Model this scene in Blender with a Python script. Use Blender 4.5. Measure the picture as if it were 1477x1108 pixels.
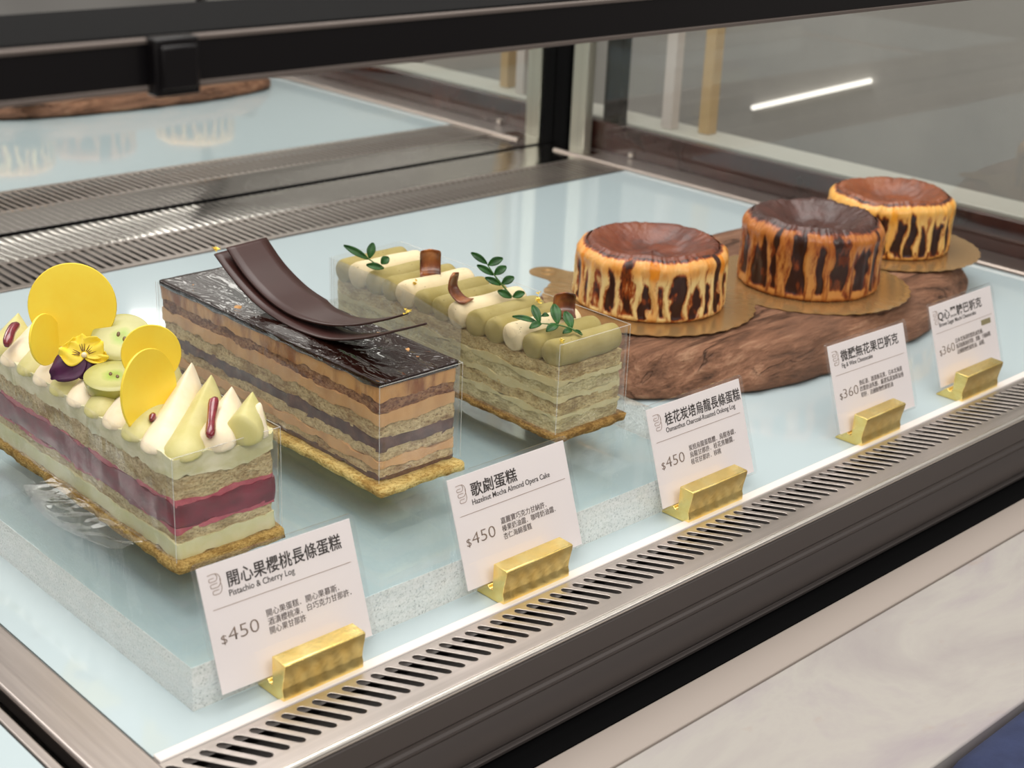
import bpy, bmesh, math, random
from mathutils import Vector, Matrix, noise
sc = bpy.context.scene
for o in list(bpy.data.objects):
    bpy.data.objects.remove(o, do_unlink=True)
COL = sc.collection
K = 0.38            # one design unit = 38 cm; everything below is laid out in design units
PI = math.pi
U = Vector((0, 0, 0))

# ------------------------------------------------------------------ camera, world, light, exposure
cam_d = bpy.data.cameras.new('camera')
cam = bpy.data.objects.new('camera', cam_d); COL.objects.link(cam)
cam_d.sensor_width = 36.0
cam_d.lens = 52.15
cam_d.clip_start = 0.01
CX = Vector((0.72592481, -0.68661125, 0.03997694))      # right
CY = -Vector((-0.22644362, -0.29348473, -0.92875724))   # up
CZ = -Vector((0.64942779, 0.6651554, -0.36852658))      # back
CAMP = Vector((-0.68142, -1.22502, 1.0))
m = Matrix((CX, CY, CZ)).transposed().to_4x4()
m.translation = CAMP * K
cam.matrix_world = m
cam_d.dof.use_dof = True
cam_d.dof.focus_distance = 2.12 * K
cam_d.dof.aperture_fstop = 13.0
sc.camera = cam

sc.view_settings.view_transform = 'Standard'
sc.view_settings.look = 'None'
sc.view_settings.gamma = 1.0
sc.view_settings.use_curve_mapping = False
sc.view_settings.exposure = 0.08
try:
    sc.cycles.transparent_max_bounces = 32
    sc.cycles.max_bounces = 14
    sc.cycles.glossy_bounces = 8
    sc.cycles.transmission_bounces = 10
except Exception:
    pass


def lin(c):
    return tuple(((x / 255) / 12.92 if x <= 10 else (((x / 255) + 0.055) / 1.055) ** 2.4) for x in c) + (1.0,)


w = bpy.data.worlds.new('world'); sc.world = w; w.use_nodes = True
wn = w.node_tree; bg = wn.nodes['Background']
tc = wn.nodes.new('ShaderNodeTexCoord')
nz = wn.nodes.new('ShaderNodeTexNoise'); nz.inputs['Scale'].default_value = 2.2; nz.inputs['Detail'].default_value = 3
wn.links.new(tc.outputs['Generated'], nz.inputs['Vector'])
cr = wn.nodes.new('ShaderNodeValToRGB')
cr.color_ramp.elements[0].position = 0.36; cr.color_ramp.elements[0].color = (0.10, 0.088, 0.080, 1)
cr.color_ramp.elements[1].position = 0.66; cr.color_ramp.elements[1].color = (0.50, 0.46, 0.42, 1)
wn.links.new(nz.outputs['Fac'], cr.inputs['Fac'])
# a shop interior: darker walls near eye level, pale lit ceiling overhead
sz = wn.nodes.new('ShaderNodeSeparateXYZ'); wn.links.new(tc.outputs['Generated'], sz.inputs[0])
mr = wn.nodes.new('ShaderNodeMapRange'); mr.interpolation_type = 'SMOOTHSTEP'
mr.inputs['From Min'].default_value = 0.38; mr.inputs['From Max'].default_value = 0.62
wn.links.new(sz.outputs['Z'], mr.inputs['Value'])
wm = wn.nodes.new('ShaderNodeMix'); wm.data_type = 'RGBA'
wn.links.new(mr.outputs['Result'], wm.inputs[0]); wn.links.new(cr.outputs['Color'], wm.inputs[6]); wm.inputs[7].default_value = (1.0, .96, .91, 1)
wn.links.new(wm.outputs[2], bg.inputs['Color'])
bg.inputs['Strength'].default_value = 0.74


def area(name, loc, target, sx, sy, power, color):
    d = bpy.data.lights.new(name, 'AREA'); d.shape = 'RECTANGLE'; d.size = sx * K; d.size_y = sy * K
    d.energy = power; d.color = color
    o = bpy.data.objects.new(name, d); COL.objects.link(o)
    o.location = Vector(loc) * K
    o.rotation_euler = (Vector(target) - Vector(loc)).to_track_quat('-Z', 'Y').to_euler()
    return o


area('ceiling_lamp_front', (-0.9, -2.8, 3.6), (1.0, 0.6, 0.1), 4.0, 2.0, 18, (1.0, 0.96, 0.91))
area('ceiling_lamp_above', (1.2, 1.7, 5.0), (1.3, 1.1, 0), 5.0, 3.4, 32, (1.0, 0.97, 0.93))
area('case_strip_lamp', (1.13, -0.070, 0.7592), (1.13, 0.20, 0), 2.8, 0.06, .38, (1.0, 0.96, 0.88))
area('glaze_highlight_light', (4.95, -3.75, 3.05), (4.6, -3.2, 0), 1.3, 1.7, 3.6, (1.0, 0.96, 0.90))  # unseen light added to put highlights on the chocolate glaze

# ------------------------------------------------------------------ node materials


class NT:
    def __init__(self, name):
        self.m = bpy.data.materials.new(name); self.m.use_nodes = True
        self.t = self.m.node_tree; self.t.nodes.clear()
        self.out = self.n('ShaderNodeOutputMaterial')

    def n(self, kind, ins=None, **kw):
        nd = self.t.nodes.new(kind)
        for k, v in kw.items():
            setattr(nd, k, v)
        for k, v in (ins or {}).items():
            self.set(nd.inputs[k], v)
        return nd

    def set(self, sock, v):
        if isinstance(v, bpy.types.NodeSocket):
            self.t.links.new(v, sock)
        elif isinstance(v, bpy.types.Node):
            self.t.links.new(v.outputs[0], sock)
        else:
            sock.default_value = v

    def coord(self, stretch=(1, 1, 1), rot=(0, 0, 0), out='Object'):
        c = self.n('ShaderNodeTexCoord')
        mp = self.n('ShaderNodeMapping', {'Vector': c.outputs[out], 'Scale': stretch, 'Rotation': rot})
        return mp.outputs[0]

    def noise(self, vec, scale, detail=4, rough=.55, dist=0):
        return self.n('ShaderNodeTexNoise', {'Vector': vec, 'Scale': scale, 'Detail': detail, 'Roughness': rough, 'Distortion': dist}).outputs['Fac']

    def math(self, op, a, b=0.0, clamp=False):
        nd = self.n('ShaderNodeMath', operation=op, use_clamp=clamp)
        self.set(nd.inputs[0], a); self.set(nd.inputs[1], b)
        return nd.outputs[0]

    def ramp(self, fac, stops):
        nd = self.n('ShaderNodeValToRGB', {'Fac': fac}); e = nd.color_ramp.elements
        e[0].position, e[0].color = stops[0]; e[1].position, e[1].color = stops[-1]
        for p, c in stops[1:-1]:
            x = e.new(p); x.color = c
        return nd.outputs[0]

    def mixc(self, f, a, b, mode='MIX'):
        nd = self.n('ShaderNodeMix', data_type='RGBA', blend_type=mode)
        self.set(nd.inputs[0], f); self.set(nd.inputs[6], a); self.set(nd.inputs[7], b)
        return nd.outputs[2]

    def bump(self, h, strength=.3, dist=.001):
        return self.n('ShaderNodeBump', {'Height': h, 'Strength': strength, 'Distance': dist}).outputs[0]

    def bsdf(self, **ins):
        nd = self.n('ShaderNodeBsdfPrincipled')
        for k, v in ins.items():
            self.set(nd.inputs[k.replace('_', ' ')], v)
        self.t.links.new(nd.outputs[0], self.out.inputs[0])
        return nd

    def finish(self, sh):
        self.set(self.out.inputs[0], sh); return self.m


def simple(name, rgb, rough=.5, metal=0, spec=.5, coat=0, sss=0, var=None, bump=None, coatr=.05):
    """var=(rgb2, scale, lo, hi, stretch)   bump=(scale, strength, dist, stretch)"""
    t = NT(name)
    col = lin(rgb)
    if var:
        f = t.noise(t.coord(var[4] if len(var) > 4 else (1, 1, 1)), var[1], 6, .6)
        col = t.ramp(f, [(var[2], lin(rgb)), (var[3], lin(var[0]))])
    ins = dict(Base_Color=col, Roughness=rough, Metallic=metal, Specular_IOR_Level=spec, Coat_Weight=coat, Coat_Roughness=coatr)
    if sss:
        ins.update(Subsurface_Weight=sss, Subsurface_Radius=(.006, .004, .002), Subsurface_Scale=.5)
    if bump:
        h = t.noise(t.coord(bump[3] if len(bump) > 3 else (1, 1, 1)), bump[0], 6, .6)
        ins['Normal'] = t.bump(h, bump[1], bump[2])
    t.bsdf(**ins)
    return t.m


def crumb(name, c1, c2, dark, scale=420, bstr=.9, rough=.85):
    t = NT(name); v = t.coord((1, 1, 1.7))
    f = t.noise(v, scale, 9, .78)
    g = t.noise(t.coord((.6, .6, 1.6)), scale * .28, 5, .65)
    p = t.n('ShaderNodeTexVoronoi', {'Vector': v, 'Scale': scale * 1.1}).outputs['Distance']
    h = t.math('ADD', t.math('MULTIPLY', f, .75), t.math('MULTIPLY', g, .25))
    pale = tuple(min(255, int(c * 1.07)) for c in c2)
    col = t.ramp(h, [(.38, lin(dark)), (.46, lin(c1)), (.53, lin(c2)), (.60, lin(pale))])
    col = t.mixc(t.ramp(g, [(.36, (.75, .75, .75, 1)), (.52, (0, 0, 0, 1))]), col, lin(tuple(int(a_ * .55 + b_ * .45) for a_, b_ in zip(c1, dark))))
    col = t.mixc(t.ramp(p, [(.10, (.8, .8, .8, 1)), (.24, (0, 0, 0, 1))]), col, lin(dark))
    t.bsdf(Base_Color=col, Roughness=rough, Specular_IOR_Level=.25, Normal=t.bump(t.math('ADD', h, t.math('MULTIPLY', p, .5)), bstr, .0022))
    return t.m


def facing_fresnel(t, base=.04, power=5.0, gain=.9, normal=None):
    lw = t.n('ShaderNodeLayerWeight', {'Blend': .5})
    if normal is not None:
        t.set(lw.inputs['Normal'], normal)
    p = t.math('POWER', lw.outputs['Facing'], power)
    return t.math('ADD', t.math('MULTIPLY', p, gain), base, True)


def clear(name, tint=(1, 1, 1, 1), haze=0.0, hazecol=(.8, .8, .8, 1), rough=.02, base=.04, gain=.9, bump=None, gcol=(1, 1, 1, 1)):
    t = NT(name); nrm = None
    if bump:
        h = t.noise(t.coord(bump[3]), bump[0], 3, .5, 1.0)
        nrm = t.bump(h, bump[1], bump[2])
    tr = t.n('ShaderNodeBsdfTransparent', {'Color': tint})
    body = tr
    if haze:
        d = t.n('ShaderNodeBsdfDiffuse', {'Color': hazecol})
        body = t.n('ShaderNodeMixShader', {0: haze, 1: tr.outputs[0], 2: d.outputs[0]})
    g = t.n('ShaderNodeBsdfGlossy', {'Roughness': rough, 'Color': gcol})
    if nrm is not None:
        t.set(g.inputs['Normal'], nrm)
    mx = t.n('ShaderNodeMixShader', {0: facing_fresnel(t, base, 5, gain, nrm), 1: body.outputs[0], 2: g.outputs[0]})
    return t.finish(mx)


MT = {}
# case
t = NT('pale_glass_floor')
t.bsdf(Base_Color=lin((178, 193, 197)), Roughness=.09, Specular_IOR_Level=.5, Coat_Weight=.5, Coat_Roughness=.02)
MT['floor'] = t.m
MT['trim'] = simple('white_edge_strip', (226, 219, 214), .45)


def steel(name, rgb, rough, stretch, bs=.15):
    t = NT(name); v = t.coord(stretch)
    f = t.noise(v, 300, 4, .6)
    t.bsdf(Base_Color=t.ramp(f, [(.3, lin(tuple(int(c * .93) for c in rgb))), (.7, lin(rgb))]), Metallic=1.0,
           Roughness=t.math('ADD', t.math('MULTIPLY', f, .12), rough), Normal=t.bump(f, bs, .0003))
    return t.m


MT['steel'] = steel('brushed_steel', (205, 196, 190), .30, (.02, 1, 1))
MT['steel_y'] = steel('brushed_steel_along', (196, 186, 180), .28, (1, .02, 1))
MT['steel_post'] = steel('satin_steel_post', (205, 205, 192), .35, (1, 1, .02))
MT['ledge_steel'] = simple('ribbed_steel', (226, 220, 214), .065, 1.0)
MT['void'] = simple('dark_duct', (44, 41, 39), .8)
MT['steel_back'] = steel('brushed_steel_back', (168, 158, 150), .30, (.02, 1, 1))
MT['chrome'] = simple('bright_steel_lip', (225, 220, 212), .30, 1.0)
MT['lip2'] = simple('dull_steel_lip', (170, 158, 150), .42, 1.0)
t = NT('dark_bronze_aluminium')
f = t.noise(t.coord((.01, 1, 1)), 120, 3)
t.bsdf(Base_Color=lin((84, 78, 76)), Metallic=.55, Roughness=.42, Normal=t.bump(f, .05, .0003))
MT['bronze'] = t.m
MT['black'] = simple('black_gasket', (6, 6, 7), .8, spec=.1)
MT['rail'] = simple('black_satin_rail', (17, 15, 17), .32, .1, spec=.35, coat=.1)
MT['rail_glint'] = simple('edge_highlight_grey', (128, 118, 112), .4, .6)
MT['band'] = simple('dark_red_brown_panel', (74, 32, 26), .25, 0, .5, .2, var=((48, 26, 22), 14, .3, .7))
t = NT('mirror_glass'); t.bsdf(Base_Color=(.91, .93, .92, 1), Metallic=1.0, Roughness=.006); MT['mirror'] = t.m
MT['pane'] = clear('clear_pane', (.97, .98, .975, 1), rough=.01, base=.05, gain=.85)
t = NT('reflection_glow'); em = t.n('ShaderNodeEmission', {'Color': (1, .94, .84, 1), 'Strength': 1.6}); t.finish(em); MT['reflection'] = t.m  # glow stands in for a reflection, no real fixture
# acrylic
MT['acry_top'] = clear('clear_acrylic', (.955, .978, .980, 1), rough=.015, base=.035, gain=.75)
t = NT('rough_cut_acrylic')
f = t.noise(t.coord(), 900, 3, .7)
g = t.noise(t.coord((1, 1, 3)), 60, 4, .6)
tr = t.n('ShaderNodeBsdfTransparent', {'Color': (.95, .96, .96, 1)})
d = t.n('ShaderNodeBsdfDiffuse', {'Color': t.ramp(f, [(.33, lin((130, 128, 122))), (.42, lin((226, 224, 218))), (.62, lin((246, 244, 240)))])})
mx = t.n('ShaderNodeMixShader', {0: t.math('ADD', t.math('MULTIPLY', g, .5), .35, True), 1: tr.outputs[0], 2: d.outputs[0]})
gl = t.n('ShaderNodeBsdfGlossy', {'Roughness': .15})
t.finish(t.n('ShaderNodeMixShader', {0: .06, 1: mx.outputs[0], 2: gl.outputs[0]}))
MT['acry_side'] = t.m
MT['film'] = clear('clear_film', (.985, .985, .98, 1), haze=.035, hazecol=(.75, .74, .72, 1), rough=.05, base=.05, gain=.8, bump=(30, .25, .002, (1, 1, .25)))
MT['film_edge_glint'] = clear('film_highlight', (.95, .95, .95, 1), haze=.28, hazecol=(.9, .9, .86, 1), rough=.15, base=.1, gain=.6)
MT['film_tail'] = clear('crumpled_film', (.985, .985, .98, 1), rough=.06, base=.07, gain=.8)
MT['flap'] = clear('folded_film', (.97, .97, .965, 1), haze=.22, hazecol=(.66, .66, .62, 1), rough=.08, base=.06, gain=.8, bump=(55, .5, .002, (1, 1, 1)))
MT['sleeve'] = clear('clear_sleeve', (.985, .985, .985, 1), haze=.02, rough=.06, base=.04, gain=.8)
# paper and ink
MT['paper'] = simple('white_paper', (236, 229, 229), .6)
MT['ink'] = simple('dark_brown_ink', (48, 40, 38), .7)
MT['ink_soft'] = simple('grey_brown_ink', (92, 80, 76), .7)
MT['ink_tan'] = simple('tan_ink', (150, 126, 112), .7)
MT['ink_price'] = simple('taupe_ink', (128, 110, 98), .7)
MT['olive'] = simple('olive_stamp', (140, 130, 92), .7)
t = NT('gold_foil')
f = t.noise(t.coord(), 330, 5, .65)
g = t.noise(t.coord((1, 1, 1)), 90, 3, .5)
t.bsdf(Base_Color=t.ramp(g, [(.3, lin((250, 214, 122))), (.7, lin((255, 234, 158)))]), Metallic=1.0, Roughness=.26,
       Normal=t.bump(f, .35, .0006))
MT['gold'] = t.m
MT['leafgold'] = simple('gold_leaf', (255, 226, 110), .28, 1.0, bump=(600, .9, .001))
t = NT('gold_card')
f = t.noise(t.coord(), 200, 3)
t.bsdf(Base_Color=lin((176, 140, 92)), Metallic=.55, Roughness=t.math('ADD', t.math('MULTIPLY', f, .08), .2))
MT['board'] = t.m
# cake
MT['biscuit'] = crumb('biscuit_crumb', (178, 140, 74), (206, 172, 104), (112, 78, 34), 700, .8)
MT['biscuit_pale'] = crumb('pale_biscuit', (206, 172, 96), (226, 200, 130), (130, 84, 36), 420, .7)
MT['biscuit_brown'] = crumb('brown_biscuit', (150, 112, 58), (184, 146, 84), (92, 62, 28), 600, .8)
MT['pcream'] = simple('pistachio_cream', (208, 204, 146), .55, sss=.1, var=((220, 214, 176), 90, .35, .7), bump=(260, .25, .0008))
MT['pcream_top'] = simple('pale_pistachio_cream', (206, 200, 150), .5, sss=.1, var=((228, 222, 190), 60, .4, .65, (1, 1, 2.5)), bump=(160, .4, .001))
MT['psponge'] = crumb('pistachio_sponge', (206, 178, 128), (224, 204, 156), (140, 112, 66), 380)
MT['pink'] = simple('pink_cherry_edge', (196, 92, 104), .5, var=((168, 60, 80), 160, .35, .65), bump=(300, .4, .001))
t = NT('cherry_jelly')
f = t.noise(t.coord((1, 1, 2)), 70, 4)
t.bsdf(Base_Color=t.ramp(f, [(.3, lin((96, 8, 34))), (.7, lin((134, 18, 52)))]), Roughness=.3, Specular_IOR_Level=.3, Coat_Weight=.1, Normal=t.bump(f, .15, .001))
MT['jelly'] = t.m
MT['berry'] = simple('berry_gel', (140, 16, 40), .12, coat=.8, var=((96, 6, 26), 120, .35, .65), bump=(200, .3, .001))
MT['white_cream'] = simple('white_cream', (240, 226, 198), .5, sss=.15, var=((232, 214, 180), 80, .4, .7), bump=(300, .12, .0008))
MT['green_cream'] = simple('green_cream', (200, 192, 124), .5, sss=.12, var=((210, 202, 142), 80, .4, .7), bump=(300, .12, .0008))
MT['yellow'] = simple('yellow_chocolate', (255, 226, 76), .42, sss=.05, var=((252, 216, 62), 50, .35, .7))
MT['grape_flesh'] = None
t = NT('grape_flesh')
c = t.n('ShaderNodeTexCoord').outputs['Object']
ln = t.n('ShaderNodeVectorMath', {0: c}, operation='LENGTH').outputs['Value']
f = t.noise(c, 260, 4)
r = t.math('ADD', t.math('MULTIPLY', ln, 1 / (.042 * K)), t.math('MULTIPLY', f, .25))
t.bsdf(Base_Color=t.ramp(r, [(.10, lin((160, 160, 70))), (.30, lin((160, 186, 72))), (.55, lin((196, 194, 124))), (1.05, lin((176, 172, 100)))]),
       Roughness=.3, Subsurface_Weight=.2, Subsurface_Radius=(.006, .006, .002), Subsurface_Scale=.6, Coat_Weight=.1, Normal=t.bump(f, .1, .0006))
MT['grape_flesh'] = t.m
MT['grape_skin'] = simple('grape_skin', (150, 150, 58), .25, sss=.2, coat=.4, var=((172, 168, 82), 60, .3, .7))
MT['seed'] = simple('grape_seed', (110, 84, 52), .4)
MT['petal_y'] = simple('yellow_petal', (248, 214, 40), .5, sss=.1, var=((252, 226, 90), 120, .4, .7))
MT['petal_p'] = simple('purple_petal', (58, 12, 50), .5, var=((86, 22, 74), 90, .4, .75))
MT['vein'] = simple('brown_petal_line', (92, 50, 20), .6)
MT['oponge'] = crumb('almond_sponge', (206, 178, 132), (224, 202, 156), (124, 82, 54), 330)
MT['osponge_dark'] = crumb('coffee_soaked_sponge', (140, 94, 72), (178, 134, 100), (80, 46, 38), 300)
MT['tan_cream'] = simple('hazelnut_buttercream', (216, 170, 118), .45, sss=.05, var=((196, 146, 96), 70, .4, .7, (1, 1, .4)), bump=(180, .35, .001))
MT['tan_cream_dark'] = simple('caramel_buttercream', (206, 154, 94), .35, var=((140, 80, 36), 60, .48, .64, (1, 1, .3)), bump=(180, .35, .001))
MT['ganache'] = simple('ganache', (84, 54, 50), .4, var=((120, 86, 78), 160, .45, .7), bump=(260, .3, .001))
t = NT('chocolate_glaze')
f = t.noise(t.coord((1.6, .7, 1)), 34, 3, .5, 1.2)
g = t.noise(t.coord((.9, .35, 1)), 17, 2, .5)
t.bsdf(Base_Color=lin((34, 16, 12)), Roughness=.05, Specular_IOR_Level=.5, Coat_Weight=.2, Coat_Roughness=.03,
       Normal=t.bump(t.math('ADD', f, g), 1.0, .0045))
MT['glaze'] = t.m
MT['choc'] = simple('dark_chocolate', (54, 29, 25), .36, spec=.45, var=((62, 34, 30), 30, .3, .7), bump=(40, .06, .001))
t = NT('copper_brown_chocolate')
f = t.noise(t.coord((1, 1, .5)), 110, 3, .5)
t.bsdf(Base_Color=t.ramp(f, [(.34, lin((78, 40, 24))), (.52, lin((132, 72, 38))), (.72, lin((190, 122, 70)))]), Roughness=.3, Coat_Weight=.4)
MT['copper'] = t.m
MT['osm_sponge'] = crumb('oolong_sponge', (198, 172, 116), (214, 194, 142), (116, 86, 48), 420)
MT['osm_sponge2'] = crumb('oolong_sponge_pale', (200, 186, 134), (216, 204, 156), (142, 118, 76), 380)
MT['osm_cream'] = simple('oolong_cream', (198, 184, 134), .5, sss=.08, var=((208, 198, 154), 90, .4, .7), bump=(220, .3, .001))


def speckled(name, c1, c2, rough=.5):
    t = NT(name); v = t.coord()
    f = t.noise(v, 500, 2, .5); g = t.noise(v, 70, 3)
    col = t.ramp(g, [(.35, lin(c1)), (.7, lin(c2))])
    col = t.mixc(t.ramp(f, [(.24, (1, 1, 1, 1)), (.29, (0, 0, 0, 1))]), col, lin((110, 92, 60)))
    t.bsdf(Base_Color=col, Roughness=.7, Specular_IOR_Level=.2, Subsurface_Weight=.06, Subsurface_Radius=(.006, .004, .002), Subsurface_Scale=.5,
           Normal=t.bump(t.noise(t.coord((.15, 1, 1)), 260, 4), .3, .0008))
    return t.m


MT['pipe_green'] = speckled('green_tea_cream', (154, 140, 84), (168, 154, 102))
MT['pipe_white'] = speckled('ivory_cream', (230, 214, 176), (222, 204, 164))
t = NT('glossy_leaf')
f = t.noise(t.coord(), 160, 3)
t.bsdf(Base_Color=t.ramp(f, [(.3, lin((16, 56, 16))), (.7, lin((44, 96, 34)))]), Roughness=.42, Specular_IOR_Level=.3, Coat_Weight=.05)
MT['leaf'] = t.m
MT['stem'] = simple('green_stem', (70, 104, 40), .5)


def burnt(name, cream, gold, amber, dark):
    """side of a basque cheesecake: the burn attribute holds how dark each fold baked, u of it how golden"""
    t = NT(name)
    at = t.n('ShaderNodeAttribute', attribute_name='burn')
    sp = t.n('ShaderNodeSeparateColor', {0: at.outputs['Color']})
    burn, gol = sp.outputs[0], sp.outputs[1]
    c = t.coord((1, 1, .30)); fine = t.noise(c, 420, 6, .7); mid = t.noise(c, 120, 5, .65)
    h = t.math('ADD', burn, t.math('ADD', t.math('MULTIPLY', t.math('SUBTRACT', fine, .5), .9), t.math('MULTIPLY', t.math('SUBTRACT', mid, .5), 1.0)))
    base = t.mixc(t.math('ADD', gol, t.math('MULTIPLY', t.math('SUBTRACT', mid, .5), 1.1), True), lin(cream), lin(gold))
    f1 = t.ramp(h, [(.20, (0, 0, 0, 1)), (.48, (1, 1, 1, 1))])
    f2 = t.ramp(h, [(.45, (0, 0, 0, 1)), (.72, (1, 1, 1, 1))])
    col = t.mixc(f1, base, lin(amber)); col = t.mixc(f2, col, lin(dark))
    t.bsdf(Base_Color=col, Roughness=.36, Specular_IOR_Level=.45, Coat_Weight=.12, Coat_Roughness=.2,
           Normal=t.bump(t.math('SUBTRACT', t.math('MULTIPLY', fine, .6), h), .45, .0013))
    return t.m


def crust(name, c_mid, c_rim, c_hot):
    t = NT(name)
    c = t.n('ShaderNodeTexCoord').outputs['Object']
    f = t.noise(c, 38, 5, .6); g = t.noise(c, 190, 4, .6)
    col = t.ramp(f, [(.36, lin(c_mid)), (.50, lin(c_hot)), (.62, lin(c_rim))])
    t.bsdf(Base_Color=col, Roughness=.40, Coat_Weight=.2, Coat_Roughness=.3, Normal=t.bump(t.math('ADD', g, t.math('MULTIPLY', f, 2.0)), .5, .0018))
    return t.m


MT['burnt'] = [burnt('burnt_side_a', (242, 214, 146), (226, 138, 30), (166, 74, 16), (52, 20, 11)),
               burnt('burnt_side_b', (200, 140, 72), (178, 100, 36), (134, 60, 22), (48, 22, 16)),
               burnt('burnt_side_c', (236, 194, 116), (240, 162, 44), (156, 72, 20), (48, 22, 15))]
MT['crust'] = [crust('crust_a', (80, 33, 15), (122, 62, 32), (114, 50, 18)), crust('crust_b', (58, 26, 18), (84, 42, 32), (68, 30, 18)), crust('crust_c', (106, 50, 18), (140, 76, 34), (134, 66, 22))]
# wood
t = NT('weathered_wood')
v = t.coord((.16, 1, 1), (0, 0, math.radians(-24)))
f = t.noise(v, 85, 9, .66, .5); g = t.noise(v, 330, 6, .7, .2); q = t.noise(t.coord(), 9, 3)
col = t.ramp(t.math('ADD', t.math('MULTIPLY', f, .7), t.math('MULTIPLY', g, .3)), [(.34, lin((64, 44, 32))), (.44, lin((122, 84, 62))), (.53, lin((152, 108, 82))), (.62, lin((182, 140, 110)))])
col = t.mixc(t.ramp(q, [(.42, (0, 0, 0, 1)), (.62, (.55, .55, .55, 1))]), col, lin((124, 92, 74)))
ck = t.math('ABSOLUTE', t.math('SUBTRACT', t.noise(t.coord((.12, 1.2, 1), (0, 0, math.radians(-28))), 30, 5, .6, .5), .5))
msk = t.ramp(t.noise(t.coord((.6, 1, 1)), 26, 2), [(.46, (0, 0, 0, 1)), (.60, (1, 1, 1, 1))])
crk = t.math('MULTIPLY', t.ramp(ck, [(.0, (1, 1, 1, 1)), (.016, (0, 0, 0, 1))]), msk)
col = t.mixc(t.math('MULTIPLY', crk, .6), col, lin((52, 38, 30)))
t.bsdf(Base_Color=col, Roughness=.62, Specular_IOR_Level=.3, Normal=t.bump(t.math('SUBTRACT', t.math('ADD', f, t.math('MULTIPLY', g, .5)), t.math('MULTIPLY', crk, .8)), 1.0, .006))
MT['wood'] = t.m
# marble
t = NT('cream_marble'); v = t.coord((1, 1.8, 1), (0, 0, .5))
f = t.noise(v, 6, 6, .6, .8); g = t.noise(v, 22, 4, .6); s = t.noise(t.coord(), 17, 2)
col = t.ramp(f, [(.3, lin((163, 156, 154))), (.5, lin((176, 171, 165))), (.7, lin((161, 152, 155)))])
col = t.mixc(t.ramp(g, [(.62, (0, 0, 0, 1)), (.80, (.55, .55, .55, 1))]), col, lin((167, 142, 119)))
col = t.mixc(t.ramp(s, [(.74, (0, 0, 0, 1)), (.84, (.6, .6, .6, 1))]), col, lin((142, 110, 81)))
t.bsdf(Base_Color=col, Roughness=.22, Specular_IOR_Level=.4)
MT['marble'] = t.m
MT['counter_edge'] = simple('pale_counter_strip', (166, 155, 147), .4)
MT['ledge'] = simple('pale_stone_ledge', (184, 182, 172), .4)
MT['greywall'] = simple('grey_wall', (158, 155, 150), .5, var=((176, 172, 166), 3, .35, .7))
MT['darkfloor'] = simple('dark_floor', (70, 66, 62), .5)
MT['whitepost'] = simple('white_post', (206, 196, 190), .5)
MT['tanpost'] = simple('tan_wood_post', (188, 160, 120), .5)
MT['blue'] = simple('dark_blue_cloth', (48, 58, 92), .9, var=((38, 46, 76), 40, .4, .7), bump=(500, .3, .001))

# ------------------------------------------------------------------ object helpers


def tag(o, label=None, cat=None, group=None, kind=None):
    if label: o['label'] = label
    if cat: o['category'] = cat
    if group: o['group'] = group
    if kind: o['kind'] = kind
    return o


def thing(name, label, cat, loc, group=None, rot=None):
    o = bpy.data.objects.new(name, None); COL.objects.link(o)
    o.empty_display_size = .02
    o.location = Vector(loc) * K
    if rot is not None:
        o.rotation_euler = rot
    return tag(o, label, cat, group)


def obj(name, bm, mat, parent=None, local=False, smooth=True, bevel=0, sub=0, label=None, solid=0, seg=2, angle=40):
    off = U if (parent is None or local) else wloc(parent) / K
    for v in bm.verts:
        v.co = (v.co - off) * K
    bmesh.ops.recalc_face_normals(bm, faces=bm.faces[:]) if not getattr(bm, 'keep', False) else None
    me = bpy.data.meshes.new(name); bm.to_mesh(me); bm.free()
    for mm in (mat if isinstance(mat, (list, tuple)) else [mat]):
        me.materials.append(mm)
    o = bpy.data.objects.new(name, me); COL.objects.link(o)
    if parent is not None:
        o.parent = parent
    if smooth:
        for p in me.polygons: p.use_smooth = True
        try:
            me.set_sharp_from_angle(angle=math.radians(angle))
        except Exception:
            pass
    if solid:
        md = o.modifiers.new('thickness', 'SOLIDIFY'); md.thickness = solid * K; md.offset = 0
    if bevel:
        md = o.modifiers.new('bevel', 'BEVEL'); md.width = bevel * K; md.segments = seg; md.limit_method = 'ANGLE'; md.angle_limit = math.radians(35)
    if sub:
        md = o.modifiers.new('sub', 'SUBSURF'); md.levels = sub; md.render_levels = sub
    if label: o['label'] = label
    return o


def wloc(o):
    v = Vector(o.location)
    while o.parent is not None:
        o = o.parent; v = v + Vector(o.location)
    return v


def bx(bm, x0, x1, y0, y1, z0, z1):
    vs = [bm.verts.new((x, y, z)) for z in (z0, z1) for y in (y0, y1) for x in (x0, x1)]
    for f in ((0, 2, 3, 1), (4, 5, 7, 6), (0, 1, 5, 4), (2, 6, 7, 3), (0, 4, 6, 2), (1, 3, 7, 5)):
        bm.faces.new([vs[i] for i in f])
    return bm


def box(*a):
    return bx(bmesh.new(), *a)


def prism_x(bm, prof, x0, x1):
    """profile of (y, z) points swept along x"""
    a = [bm.verts.new((x0, y, z)) for y, z in prof]; b = [bm.verts.new((x1, y, z)) for y, z in prof]
    n = len(prof)
    for i in range(n):
        bm.faces.new((a[i], a[(i + 1) % n], b[(i + 1) % n], b[i]))
    bm.faces.new(a[::-1]); bm.faces.new(b)
    return bm


def prism_y(bm, prof, y0, y1):
    a = [bm.verts.new((x, y0, z)) for x, z in prof]; b = [bm.verts.new((x, y1, z)) for x, z in prof]
    n = len(prof)
    for i in range(n):
        bm.faces.new((a[i], a[(i + 1) % n], b[(i + 1) % n], b[i]))
    bm.faces.new(a[::-1]); bm.faces.new(b)
    return bm


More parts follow.
